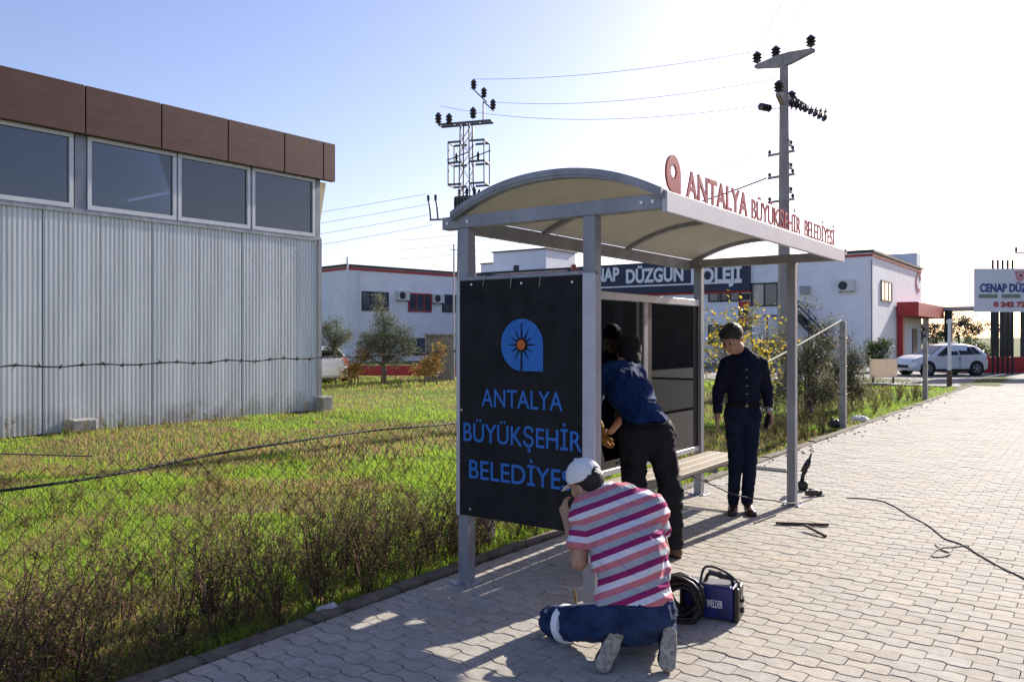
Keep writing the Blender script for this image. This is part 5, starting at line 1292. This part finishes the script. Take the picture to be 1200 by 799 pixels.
sdf_part('hair', [ell(hc+Mh@_v((0, .014, .045)), (.092, .112, .104), Mh), ell(hc+Mh@_v((0, -.055, .100)), (.068, .050, .036), Mh)], .005, HAIRB, man, b0, cut=lambda P: -(((P-hc)@Mh)[:, 2]+.80*((P-hc)@Mh)[:, 1]+.006*np.sin(((P-hc)@Mh)[:, 0]*90)+.006), fold=folds(.005, 40, 40, 3))
for s in (-1, 1):
    q = hw(s*.031, -.0865, .010); MB().lathe([(.002, -.009), (.0085, -.005), (.010, 0), (.0085, .005), (.002, .009)], tuple(q-b0), 10).build('eye', EYEW, man)
    sdf_part('eyebrow', [cone(hw(s*.014, -.092, .030), hw(s*.048, -.078, .032), .0045, k=.01)], .003, HAIRB, man, b0)
sh = sdf_part('shirt', torso+armL+armR+[cone(W_(.045, .005, 1.43), W_(.03, -.004, 1.475), .066, .060, .04)], .0075, NAVYS, man, b0, infl=.012, fold=folds(.007, 12, 7, 1.7),
              cut=lambda P: np.where(P[:, 0] < b0[0]-.15, (wL[2]+.025)-P[:, 2], np.where(P[:, 0] > b0[0]+.215, (wR[2]+.045)-P[:, 2], .985-P[:, 2])))
for i in range(6):
    z = 1.40-i*.075; fy = -.128+.012*abs(i-2)*.6; 
    sdf_part('button', [ell(W_(.032+.002*i, fy+.004+(.022 if i == 0 else 0), z), (.0065, .005, .0065))], .0025, mat('pearl_button', (.6, .6, .6), .4), sh, b0)
for s in (-1, 1): sdf_part('collar', [cone(W_(.035+s*.012, -.075, 1.435), W_(.04+s*.062, -.015, 1.485), .020, .016, .02, ((.0, .7, .7), .45))], .005, NAVYS, sh, b0)
sdf_part('trousers', legs+torso[:2], .0075, JEAN1, man, b0, infl=.011, fold=folds(.008, 9, 11, 4.2), cut=lambda P: np.maximum(P[:, 2]-1.0, .055-P[:, 2]))
belt = sdf_part('belt', torso[:2], .006, mat('black_belt', (.008, .007, .006), .75, spec=.2), man, b0, infl=.024, cut=lambda P: np.abs(P[:, 2]-.995)-.017)
MB().box(tuple(W_(.03, -.142, .995)-b0), (.034, .010, .028), bev=.004).build('buckle', mat('brass_buckle', (.20, .17, .11), .4, .8), belt)
for h_, t_, an in ((W_(-.042, .045, 0), W_(-.12, -.185, 0), aL), (W_(.092, .045, 0), W_(.065, -.21, 0), aR)): shoe(man, b0, h_, t_, (0, 0, 1), BROWNL, SOLEB, an)
wt = wR+(eR-wR)*.06; dd = (eR-wR)/np.linalg.norm(eR-wR)
sdf_part('watch', [cone(wt-dd*.006, wt+dd*.006, .034)], .004, mat('steel_watch', (.5, .5, .5), .25, .9), man, b0, cut=between(wt-dd*.011, wt+dd*.011, 0, 1))
ph = MB().box((0, 0, 0), (.010, .070, .14), bev=.004).build('phone', BLACKP, None, loc=tuple(wR+_v((-.028, -.030, -.085))), label='black phone held in the hand of the standing man', cat='phone'); ph.rotation_euler = (.25, .08, .3)

# ---- man leaning into the shelter, seen from behind
b1 = _v((1.02, 6.05, 0)); man2 = empty('person', tuple(b1), 0, label='man in blue shirt and dark jeans bending over the shelter bench', cat='person')
BLUES = mat('royal_blue_cloth', (.010, .034, .125), .85, var=.25, vscale=8, bump=.3, bscale=260, bdist=.002, spec=.2)
JEAN2 = mat('charcoal_denim', (.022, .021, .024), .9, var=.35, vscale=7, bump=.4, bscale=260, bdist=.002, spec=.15)
Mh2 = frame((-.30, .85, -.42), (.05, .45, .9)); hc2 = _v((.935, 6.60, 1.515)); hp2, hs2, hw2 = head_prims(hc2, Mh2)
pel = _v((1.0, 6.05, .93)); tor2 = [ell(pel, (.168, .125, .125), k=.06), cone(_v((.985, 6.08, 1.00)), _v((.90, 6.27, 1.20)), .125, .135, .08, ((.1, -.72, .68), .82)), cone(_v((.90, 6.27, 1.20)), _v((.835, 6.40, 1.31)), .140, .125, .08, ((.1, -.72, .68), .8)), cone(_v((.70, 6.40, 1.31)), _v((.955, 6.45, 1.34)), .066, .066, .07)]
nk2 = [cone(_v((.85, 6.44, 1.36)), _v((.92, 6.56, 1.46)), .058, .052, .04)]
sL2, eL2, wL2 = _v((.665, 6.40, 1.29)), _v((.635, 6.46, 1.03)), _v((.705, 6.50, .86)); sR2, eR2, wR2 = _v((.985, 6.47, 1.32)), _v((1.0, 6.60, 1.08)), _v((.87, 6.68, .93))
ar2 = [cone(sL2, eL2, .054, .044, .05), cone(eL2, wL2, .043, .030, .03), cone(sR2, eR2, .054, .044, .05), cone(eR2, wR2, .043, .030, .03)]
hL2, kL2, aL2 = _v((.90, 6.06, .88)), _v((.90, 6.0, .48)), _v((.90, 6.09, .10)); hR2, kR2, aR2 = _v((1.09, 6.05, .88)), _v((1.155, 5.96, .48)), _v((1.20, 6.03, .10))
lg2 = [cone(hL2, kL2, .092, .064, .05), cone(kL2, aL2, .062, .043, .04), cone(hR2, kR2, .092, .064, .05), cone(kR2, aR2, .062, .043, .04)]
hd2 = hand_prims(wL2, (.35, .15, -.8), (.8, .3, .2), 1, 1.0)+hand_prims(wR2, (-.5, .1, -.7), (-.5, .4, 0), 1, .9)
sdf_part('body', hp2+nk2+shrink(tor2)+shrink(ar2[::2], .02)+ar2[1::2]+shrink(lg2)+hd2, .0068, SKIN, man2, b1, sub=hs2, it=1)
sdf_part('shade_hood', [ell(hc2+Mh2@_v((0, .014, .036)), (.092, .108, .096), Mh2), cone(hc2+Mh2@_v((0, .03, -.02)), hc2+Mh2@_v((0, .035, -.11)), .090, .085, .04)], .0055, mat('hood_shade_black', (.008, .008, .009), .9, var=.3, vscale=20), man2, b1, cut=lambda P: -(((P-hc2)@Mh2)[:, 1]+.3*((P-hc2)@Mh2)[:, 2]+.055), fold=folds(.005, 40, 40, 3))
ax2 = _v((.90, 6.27, 1.20))-_v((.985, 6.08, 1.00)); ax2 /= np.linalg.norm(ax2)
hem2 = _v((.995, 6.06, .955))
sdf_part('shirt', tor2+ar2[:1]+ar2[2:3]+[cone(eL2+(sL2-eL2)*.05, eL2, .044), cone(eR2, eR2+(wR2-eR2)*.5, .043)], .008, BLUES, man2, b1, infl=.016, fold=folds(.016, 8, 8, 8.8), cut=lambda P: np.maximum(-(P-hem2)@_v((-.15, .35, .92))-.005*np.sin(P[:, 0]*30), np.where(P[:, 2] < eL2[2]+.12, np.where(P[:, 0] < .80, eL2[2]+.05-P[:, 2], -9), -9)))
sdf_part('trousers', lg2+tor2[:1]+[cone(pel, _v((.99, 6.07, 1.0)), .13, .13, .05, ((0, 1, 0), .8))], .008, JEAN2, man2, b1, infl=.017, fold=folds(.014, 8, 10, 2.2), cut=lambda P: np.maximum(P[:, 2]-1.03-.3*(P[:, 1]-6.05), .06-P[:, 2]))
sdf_part('belt', tor2[:1]+[cone(pel, _v((.99, 6.07, 1.0)), .13, .13, .05, ((0, 1, 0), .8))], .007, MATS['black_belt'], man2, b1, infl=.024, cut=lambda P: np.abs(P[:, 2]-1.005-.3*(P[:, 1]-6.05))-.017)
pk = MB(); 
for x in (.925, 1.075): pk.box((x-b1[0], 5.915-b1[1], .87), (.10, .008, .11), bev=.003)
sdf_part('glove', hand_prims(wL2, (.35, .15, -.8), (.8, .3, .2), 1, 1.0)+[cone(wL2-_v((.03, .01, -.07)), wL2, .040, .034, .02)], .006, mat('work_glove', (.38, .19, .04), .9, var=.4, vscale=20), man2, b1, infl=.007)
for h_, t_, an in ((_v((.90, 6.04, 0)), _v((.80, 6.28, 0)), aL2), (_v((1.225, 5.985, 0)), _v((1.12, 6.22, 0)), aR2)): shoe(man2, b1, h_, t_, (0, 0, 1), mat('tan_brown_leather', (.13, .05, .025), .45, var=.3, vscale=12), SOLEB, an)

# ---- kneeling man with a white cap, seen from behind
b2 = _v((.58, 4.22, 0)); man3 = empty('person', tuple(b2), 0, label='kneeling man in white cap and pink striped shirt working at the panel', cat='person')
JEAN3 = mat('blue_denim', (.022, .040, .10), .9, var=.45, vscale=10, bump=.4, bscale=240, bdist=.002, spec=.15)
Mh3 = frame((-.56, .72, -.42), (-.42, .12, .9)); hc3 = _v((.405, 4.46, .825)); hp3, hs3, hw3 = head_prims(hc3, Mh3)
pel3 = _v((.61, 4.15, .225)); wst3 = _v((.61, 4.165, .33)); mid3 = _v((.60, 4.25, .50)); sc3 = _v((.565, 4.35, .70))
bk = (.0, -.75, .45)
tor3 = [ell(pel3, (.200, .140, .118), k=.06), cone(wst3, mid3, .148, .158, .08, (bk, .78)), cone(wst3+_v((.045, .02, 0)), mid3+_v((.045, 0, 0)), .13, .135, .08, (bk, .78)), cone(mid3, sc3, .160, .135, .08, (bk, .75)), cone(_v((.42, 4.365, .685)), _v((.70, 4.34, .715)), .070, .070, .07)]
nk3 = [cone(_v((.52, 4.39, .725)), _v((.44, 4.44, .79)), .062, .056, .04)]
sL3, eL3, wL3 = _v((.385, 4.375, .68)), _v((.355, 4.315, .44)), _v((.31, 4.50, .60)); sR3, eR3, wR3 = _v((.745, 4.34, .71)), _v((.805, 4.42, .47)), _v((.66, 4.62, .47))
ar3 = [cone(sL3, eL3, .056, .042, .05), cone(eL3, wL3, .041, .029, .02), cone(sR3, eR3, .056, .042, .05), cone(eR3, wR3, .041, .029, .02)]
hL3, kL3, aL3 = _v((.515, 4.19, .20)), _v((.235, 4.42, .085)), _v((.495, 4.115, .145)); hR3, kR3, aR3 = _v((.705, 4.19, .22)), _v((.80, 4.52, .085)), _v((.765, 4.125, .155))
lg3 = [cone(hL3, kL3, .098, .070, .06), cone(kL3, aL3, .066, .046, .03), cone(hR3, kR3, .098, .070, .06), cone(kR3, aR3, .066, .046, .03)]
hd3 = hand_prims(wL3, (-.25, .5, .8), (.7, .5, .1), -1, .8)+hand_prims(wR3, (-.8, .4, .1), (-.2, .3, -.8), 1, .8)
sdf_part('body', hp3+nk3+shrink(tor3)+ar3+shrink(lg3)+hd3, .0062, SKIN, man3, b2, sub=hs3, it=1)
sdf_part('hair', [ell(hc3+Mh3@_v((0, .014, .030)), (.081, .100, .086), Mh3), cone(hc3+Mh3@_v((0, .055, .0)), hc3+Mh3@_v((0, .052, -.055)), .060, .045, .03)], .0055, HAIRB, man3, b2, cut=lambda P: -(((P-hc3)@Mh3)[:, 1]+.55*((P-hc3)@Mh3)[:, 2]-.012), fold=folds(.004, 45, 45, 3))
CAPM = mat('white_cap_cloth', (.74, .74, .76), .8, var=.06, vscale=12, bump=.2, bscale=200, bdist=.002)
L3 = lambda P: (P-hc3)@Mh3
cap = sdf_part('cap', [ell(hc3+Mh3@_v((0, .010, .045)), (.089, .108, .096), Mh3)], .0045, CAPM, man3, b2, fold=lambda P: .0016*np.cos(6*np.arctan2(L3(P)[:, 0], L3(P)[:, 1]))**8,
               cut=lambda P: np.maximum(-(L3(P)[:, 2]-.030+.12*L3(P)[:, 1]), -(((L3(P)[:, 0])/.036)**2+((L3(P)[:, 2]-.026)/.034)**2-1)*.03+np.where(L3(P)[:, 1] > 0, 0, -9)))
pr = []; nb = 14
sdf_part('brim', [cone(hc3+Mh3@_v((x*.055, -.085, .036)), hc3+Mh3@_v((x*.040, -.158+.02*abs(x), .020)), .022, .020, .02, (Mh3[:, 2], .16)) for x in (-1, -.5, 0, .5, 1)], .004, CAPM, cap, b2)
sdf_part('strap', [cone(hc3+Mh3@_v((x*.045, .100-.012*abs(x), .014)), hc3+Mh3@_v(((x+.5)*.045, .100-.012*abs(x+.5), .014)), .0075, k=.01, sq=(Mh3[:, 1], .4)) for x in (-1, -.5, 0, .5)], .003, CAPM, cap, b2)
MB().lathe([(.001, .006), (.008, .004), (.010, 0), (.003, -.003)], tuple(hc3+Mh3@_v((0, .010, .142))-b2), 10, axis=tuple(Mh3[:, 2])).build('button', CAPM, cap)
# striped shirt: woven stripes follow the length of the back
sa = _v((-.34, .28, .90)); sa /= np.linalg.norm(sa)
def stripe_mat():
    m = bpy.data.materials.new('striped_jersey'); m.use_nodes = True; t = m.node_tree; N = t.nodes; L = t.links; b = N['Principled BSDF']; MATS['striped_jersey'] = m
    at = N.new('ShaderNodeAttribute'); at.attribute_name = 'stripe'
    mu = N.new('ShaderNodeMath'); mu.operation = 'FRACT'; L.new(at.outputs['Fac'], mu.inputs[0])
    r = N.new('ShaderNodeValToRGB'); r.color_ramp.interpolation = 'CONSTANT'; L.new(mu.outputs[0], r.inputs[0])
    cols = ((0, (.37, .38, .42)), (.25, (.55, .17, .21)), (.5, (.66, .65, .72)), (.75, (.27, .022, .12)))
    e = r.color_ramp.elements; e[0].position = 0; e[0].color = (*cols[0][1], 1); e[1].position = .25; e[1].color = (*cols[1][1], 1)
    for p, c in cols[2:]: q = e.new(p); q.color = (*c, 1)
    n = N.new('ShaderNodeTexNoise'); n.inputs['Scale'].default_value = 350; tc = N.new('ShaderNodeTexCoord'); L.new(tc.outputs['Object'], n.inputs['Vector'])
    mx = N.new('ShaderNodeMix'); mx.data_type = 'RGBA'; mx.blend_type = 'OVERLAY'; mx.inputs[0].default_value = .25; L.new(r.outputs[0], mx.inputs[6]); L.new(n.outputs['Fac'], mx.inputs[7]); L.new(mx.outputs[2], b.inputs['Base Color'])
    bp = N.new('ShaderNodeBump'); bp.inputs['Strength'].default_value = .3; bp.inputs['Distance'].default_value = .002; L.new(n.outputs['Fac'], bp.inputs['Height']); L.new(bp.outputs[0], b.inputs['Normal'])
    b.inputs['Roughness'].default_value = .9; b.inputs['Specular IOR Level'].default_value = .15; return m
hem3 = wst3+_v((.0, 0, -.065)); spd = _v((-.10, .25, .95)); spd /= np.linalg.norm(spd)
arL, arR = (eL3-sL3)/np.linalg.norm(eL3-sL3), (eR3-sR3)/np.linalg.norm(eR3-sR3)
def cut3(P):
    f = -(P-hem3)@spd-.012*np.sin((P[:, 0]-.6)*14)-.03*np.clip((P[:, 0]-.62), 0, 1)
    tL = (P-sL3)@arL; nL = np.linalg.norm(P-sL3-tL[:, None]*arL, axis=1); tR = (P-sR3)@arR; nR = np.linalg.norm(P-sR3-tR[:, None]*arR, axis=1)
    f = np.maximum(f, np.where((nL < .10) & (P[:, 0] < .415), tL-.185, -9)); return np.maximum(f, np.where((nR < .10) & (P[:, 0] > .775), tR-.165, -9))
so = sdf_part('shirt', tor3[1:]+[ell(pel3+_v((0, .0, .04)), (.175, .135, .10), k=.05), cone(sL3, eL3, .060, .060, .05), cone(sR3, eR3, .060, .060, .05), cone(_v((.53, 4.38, .70)), _v((.495, 4.40, .735)), .074, .066, .04)], .0068, stripe_mat(), man3, b2, infl=.012, fold=folds(.017, 7, 10, 5.5), cut=cut3)
me = so.data; n = len(me.vertices); co = np.zeros(n*3, np.float32); me.vertices.foreach_get('co', co); co = co.reshape(-1, 3)+b2
st_ = ((co-wst3)@sa+.02*(vnoise(co*6)*.25))/.124+.12
# on the sleeves the stripes run round the arm
for s_, d_ in ((sL3, arL), (sR3, arR)):
    t = (co-s_)@d_; nn = np.linalg.norm(co-s_-t[:, None]*d_, axis=1); k_ = np.clip((t-.03)/.06, 0, 1)*(nn < .085); base_v = ((s_-wst3)@sa)/.124+.12; st_ = np.where((k_ > 0) & (nn < .085), st_*(1-k_)+k_*(base_v-t/.124), st_)
at = me.attributes.new('stripe', 'FLOAT', 'POINT'); at.data.foreach_set('value', st_.astype(np.float32))
sdf_part('trousers', lg3+[ell(pel3, (.200, .140, .118), k=.06), cone(pel3, wst3+_v((0, 0, -.03)), .145, .140, .05, ((0, 1, 0), .8))], .0075, JEAN3, man3, b2, infl=.014, fold=folds(.015, 10, 10, 6.1),
         cut=lambda P: (P-wst3+spd*.048)@spd)
REFL = mat('reflective_band', (.82, .83, .85), .35)
for a_, b_, t0, t1, r in ((kL3, aL3, .16, .27, .104), (kR3, aR3, .74, .88, .078)):
    sdf_part('reflective_band', [cone(a_, b_, r, r-.012)], .006, REFL, man3, b2, cut=between(a_, b_, t0, t1))
TREAD = mat('worn_tread_sole', (.36, .32, .27), .9, var=.5, vscale=40, bump=1.0, bscale=70, bdist=.01); BLKL = mat('black_work_leather', (.014, .013, .013), .4, var=.3, vscale=14)
shoe(man3, b2, (.535, 4.05, .185), (.425, 3.935, .016), (-.22, .80, -.42), BLKL, TREAD, aL3)
shoe(man3, b2, (.785, 4.055, .19), (.745, 3.935, .016), (-.08, .84, -.48), BLKL, TREAD, aR3)
# ------------------------------------------------------------------ things on the pavement
def gp(px, py, z=0.0):
    """ground point seen at a photo pixel"""
    Y = 960*(CAM_H-z)/(py-395); return Vector(((px-600)/960*Y, Y, z))
def spline(pts, n=8):
    pts = [Vector(p) for p in pts]; out = []
    for i in range(len(pts)-1):
        p0, p1, p2, p3 = pts[max(i-1, 0)], pts[i], pts[i+1], pts[min(i+2, len(pts)-1)]
        for j in range(n):
            t = j/n; out.append(.5*((2*p1)+(p2-p0)*t+(2*p0-5*p1+4*p2-p3)*t*t+(-p0+3*p1-3*p2+p3)*t**3))
    out.append(pts[-1]); return out
RUBB = mat('black_cable_rubber', (.014, .012, .011), .5, var=.3, vscale=30)
wa, wb_ = gp(797, 721), gp(865, 731); wd = (wb_-wa).normalized(); wl = (wb_-wa).length; wang = math.atan2(wd.y, wd.x)
BLUEM = mat('welder_blue_enamel', (.012, .022, .14), .35, var=.15, vscale=12, coat=.2)
welder = empty('welding_machine', tuple(wa), wang, label='blue welding machine box with white lettering beside the kneeling man', cat='welder')
dW, hW = .15, .195
MB().box((wl/2, dW/2, hW/2+.006), (wl-.05, dW, hW-.012), bev=.008).build('case', BLUEM, welder)
for x in (.012, wl-.012): MB().box((x, dW/2, hW/2+.004), (.03, dW+.012, hW), bev=.008).build('end_panel', BLACKP, welder)
MB().box((wl/2, dW/2, hW+.004), (wl-.09, dW-.03, .006)).build('top_plate', mat('grey_top_plate', (.22, .22, .24), .4, .3), welder)
me = text_mesh('WELDER', 1, .002, WHITEL, bold=.02); fit_text(me, .155, .245, .075, .118); o = link('lettering', me, welder); o.matrix_local = Matrix.Translation((0, -.002, 0)) @ Matrix.Rotation(R(90), 4, 'X')
for i in range(5): MB().box((wl-.055-.012*i, -.001, .05+.0*i), (.004, .003, .05)).build('vent_slot', BLACKP, welder)
MB().tube(spline([(.13, dW/2, hW), (.15, dW/2, hW+.045), (wl/2+.04, dW/2, hW+.055), (wl-.06, dW/2, hW+.045), (wl-.04, dW/2, hW)]), .011, 8).build('handle', BLACKP, welder)
for z in (.06, .12): MB().cyl((wl+.002, dW/2, z), (wl+.02, dW/2, z), .018, n=12).build('socket', BLACKP, welder)
for x in (.04, wl-.04):
    for y in (.02, dW-.02): MB().cyl((x, y, -.001), (x, y, .008), .012, n=8).build('foot', RUBB, welder)
# coil of welding cable leaning on the left end of the box, one long cable
cc = random.Random(4); pts = []
cx0 = wa+wd*.028+Vector((wd.y, -wd.x, 0))*.05
nrm = Vector((wd.y, -wd.x, 0))
for i in range(26*14):
    t = i/14*2*math.pi; lp = i//14; rr = .104+.018*math.sin(lp*2.3+t*.5)+.006*math.sin(3*t+lp)
    off = -.05+.13*((lp*7) % 26)/26+.016*math.sin(t*1.0+lp); tl = .25*math.sin(lp*1.7)
    pts.append(cx0+wd*(rr*math.cos(t))*1.02+nrm*(off+.03*math.cos(t+lp)*tl)+Vector((0, 0, max(.008, .122+.024*math.sin(lp*1.1)+rr*math.sin(t)))))
tail = [cx0+wd*.1+nrm*.01+Vector((0, 0, .2)), wa+wd*.16+Vector((0, .06, .285)), wa+wd*.27+Vector((0, .05, .275)), wa+wd*.345+Vector((0, .05, .215)), wa+wd*.352+Vector((0, .05, .14)), wa+wd*(wl+.02)+Vector((-wd.y, wd.x, 0))*.075+Vector((0, 0, .12))]
MB().tube(pts, .0085, 6).build('cable_coil', RUBB, None, smooth=True, label='tangled coil of black welding cable leaning on the blue box', cat='cable')
MB().tube(spline(tail), .0075, 6).build('welder_lead', RUBB, None, smooth=True, label='black lead arching over the blue welding machine', cat='cable')
hold = MB(); hp0 = wa+wd*.15+Vector((-wd.y, wd.x, 0))*.06+Vector((0, 0, hW+.065)); hp1 = wa+wd*.29+Vector((-wd.y, wd.x, 0))*.08+Vector((0, 0, hW+.035))
hold.tube([hp0, hp0.lerp(hp1, .4), hp0.lerp(hp1, .5), hp1], [.016, .017, .022, .012], 8); hold.build('electrode_holder', BLACKP, None, label='black electrode holder lying on top of the blue machine', cat='tool')
# long thin cable over the pavement to the right, with a loose loop
CAB = mat('dusty_brown_cable', (.055, .045, .037), .7)
A = [gp(x, y, .006) for x, y in ((992, 583), (1012, 584), (1034, 587), (1052, 595), (1066, 604), (1084, 613), (1098, 623), (1108, 631), (1126, 637), (1146, 648), (1168, 661), (1190, 672), (1215, 686), (1260, 712))]
MB().tube(spline(A), .0055, 6).build('extension_cable', CAB, None, smooth=True, label='thin dark cable snaking over the sunlit paving to the right edge', cat='cable')
A = [gp(x, y, .006) for x, y in ((1096, 637), (1102, 643), (1114, 648), (1104, 652), (1094, 652), (1093, 648), (1102, 642), (1116, 641), (1134, 639), (1140, 645), (1160, 657), (1180, 668), (1200, 676), (1222, 690))]
MB().tube(spline(A), .0045, 6).build('loose_wire', CAB, None, smooth=True, label='loose wire with a small loop beside the long cable', cat='cable')
def w3(px, py, Y): return Vector(((px-600)/960*Y, Y, CAM_H-(py-395)*Y/960))
MB().tube(spline([w3(790, 546, 7.35), w3(808, 556, 7.3), w3(828, 565, 7.28), w3(845, 573, 7.26), w3(862, 579.5, 7.26), w3(884, 584, 7.32), w3(905, 586, 7.5), w3(926, 589.5, 7.75), gp(945, 586, .01), gp(956, 581, .03)]), .0055, 6).build('power_lead', CAB, None, smooth=True, label='thin cable stretched past the ankles of the standing man', cat='cable')
RUSTB = mat('rusty_bar', (.07, .042, .03), .8, var=.4, vscale=20)
a, b = gp(909, 612.5, .014), gp(971, 614.5, .014); MB().bar(a, b, .022, .022, bev=.002).build('steel_bar', RUSTB, None, label='longer rusty steel bar lying on the paving', cat='bar')
a, b = gp(944, 615.5, .038), gp(968, 628, .012); MB().bar(a, b, .02, .02, bev=.002).build('steel_bar', RUSTB, None, label='shorter steel bar lying slantwise across the longer rusty bar', cat='bar')
a, b = gp(884, 612.5, .008), gp(909, 603, .008); MB().cyl(a, b, .008, n=8).build('steel_bar', RUSTB, None, label='thin rod on the paving near the shoes of the standing man', cat='bar')
g = gp(953, 581, 0)
t = empty('angle_grinder', tuple(g), R(20), label='small brown and black power tool lying on the paving', cat='tool')
MB().tube([(-.09, 0, .032), (-.03, 0, .036), (.03, 0, .038), (.08, .01, .034)], [.022, .03, .033, .024], 10).build('body', mat('tool_brown', (.07, .05, .035), .6), t, smooth=True)
MB().cyl((.085, .01, .012), (.085, .01, .05), .03, n=12).build('gear_head', STEELD, t); MB().cyl((.085, .01, .006), (.085, .01, .010), .058, n=20).build('disc', STEELD, t)
MB().cyl((.07, .03, .04), (.05, .12, .045), .013, n=8).build('side_handle', BLACKP, t)
q = gp(941, 574, 0)
t = empty('drill', tuple(q), R(-25), label='black power drill standing upright beside the far front post', cat='tool')
MB().box((0, 0, .05), (.10, .08, .09), bev=.015).build('battery_foot', BLACKP, t)
MB().tube([(-.01, 0, .09), (.0, 0, .16), (.03, 0, .22)], [.022, .02, .024], 8).build('grip', BLACKP, t, smooth=True)
MB().tube([(.0, 0, .19), (.04, 0, .27), (.065, 0, .33)], [.03, .034, .022], 10).build('motor_housing', BLACKP, t, smooth=True); MB().tube([(.065, 0, .33), (.085, 0, .40)], [.014, .007], 8).build('chuck', STEELD, t)
# crumpled bags
def crumple(name, c, r, seed, m, **k):
    c = _v(c); e = empty(name, tuple(c), 0, **k)
    F = lambda P: .40*r[2]*vnoise(P*20+seed)+.35*r[2]*np.abs(vnoise(P*46+seed))
    sdf_part('sheet', [ell(c+_v((0, 0, r[2]*.75)), r), ell(c+_v((r[0]*.6, -.02, r[2]*.6)), _v(r)*.6)], .007, m, e, c, fold=F, cut=lambda P: .002-P[:, 2]+c[2], it=0, shade=False)
BAGW = mat('white_plastic_bag', (.72, .72, .72), .35, trans=.35)
g = G(2.9, -.1, .0); crumple('plastic_bag', (g.x, g.y, 0), (.13, .10, .10), 3.0, BAGW, label='crumpled white plastic bag on the paving under the bench', cat='bag')
g = gp(384, 716, 0); crumple('plastic_scrap', (g.x, g.y, -.03), (.085, .05, .045), 8.0, BAGW, label='small torn plastic scrap caught at the kerb in the weeds', cat='litter')
g = gp(984, 500, 0); crumple('plastic_bag', (g.x-.05, g.y, -.02), (.15, .12, .10), 5.0, mat('dark_bag', (.03, .03, .035), .3), label='dark crumpled bag at the foot of the concrete post', cat='bag')
g = gp(1006, 492, 0); crumple('plastic_bag', (g.x, g.y, -.02), (.16, .10, .07), 6.0, BAGW, label='flattened pale bag at the kerb right of the concrete post', cat='bag')
# stones and mortar crumbs along the pavement edge, too many and too small to count
r = np.random.default_rng(8); mb = MB()
for i in range(260):
    u_ = r.uniform(4.5, 22) if i < 170 else r.uniform(-3.5, 5); v_ = -.2+abs(r.normal(0, .16))*(1 if r.random() < .5 else -1.1); s = r.uniform(.005, .02)*(1.2 if i < 170 else .7); p = G(u_, v_, .004 if v_ > -.2 else -.02)
    M = Matrix.Rotation(r.uniform(0, 6), 4, 'Z') @ Matrix.Rotation(r.uniform(-.5, .5), 4, 'X'); mb.box((p.x, p.y, p.z+s*.25), (s*2, s*1.5, s), M=M, bev=s*.3)
mb.build('rubble', mat('rubble_stone', (.5, .46, .40), .95, var=.4, vscale=14), None, kind='stuff', label='small stones and mortar crumbs scattered along the pavement edge', cat='rubble')
# torch rod beside the left knee of the kneeling man
a, b = gp(674, 716, 0), w3(673, 690, 4.62); MB().cyl((a.x, 4.62, 0), (b.x, 4.62, b.z), .008, n=8).build('steel_pin', mat('brass_pin', (.35, .25, .08), .4, .6), None, label='short brass coloured pin standing by the left knee of the kneeling man', cat='pin')
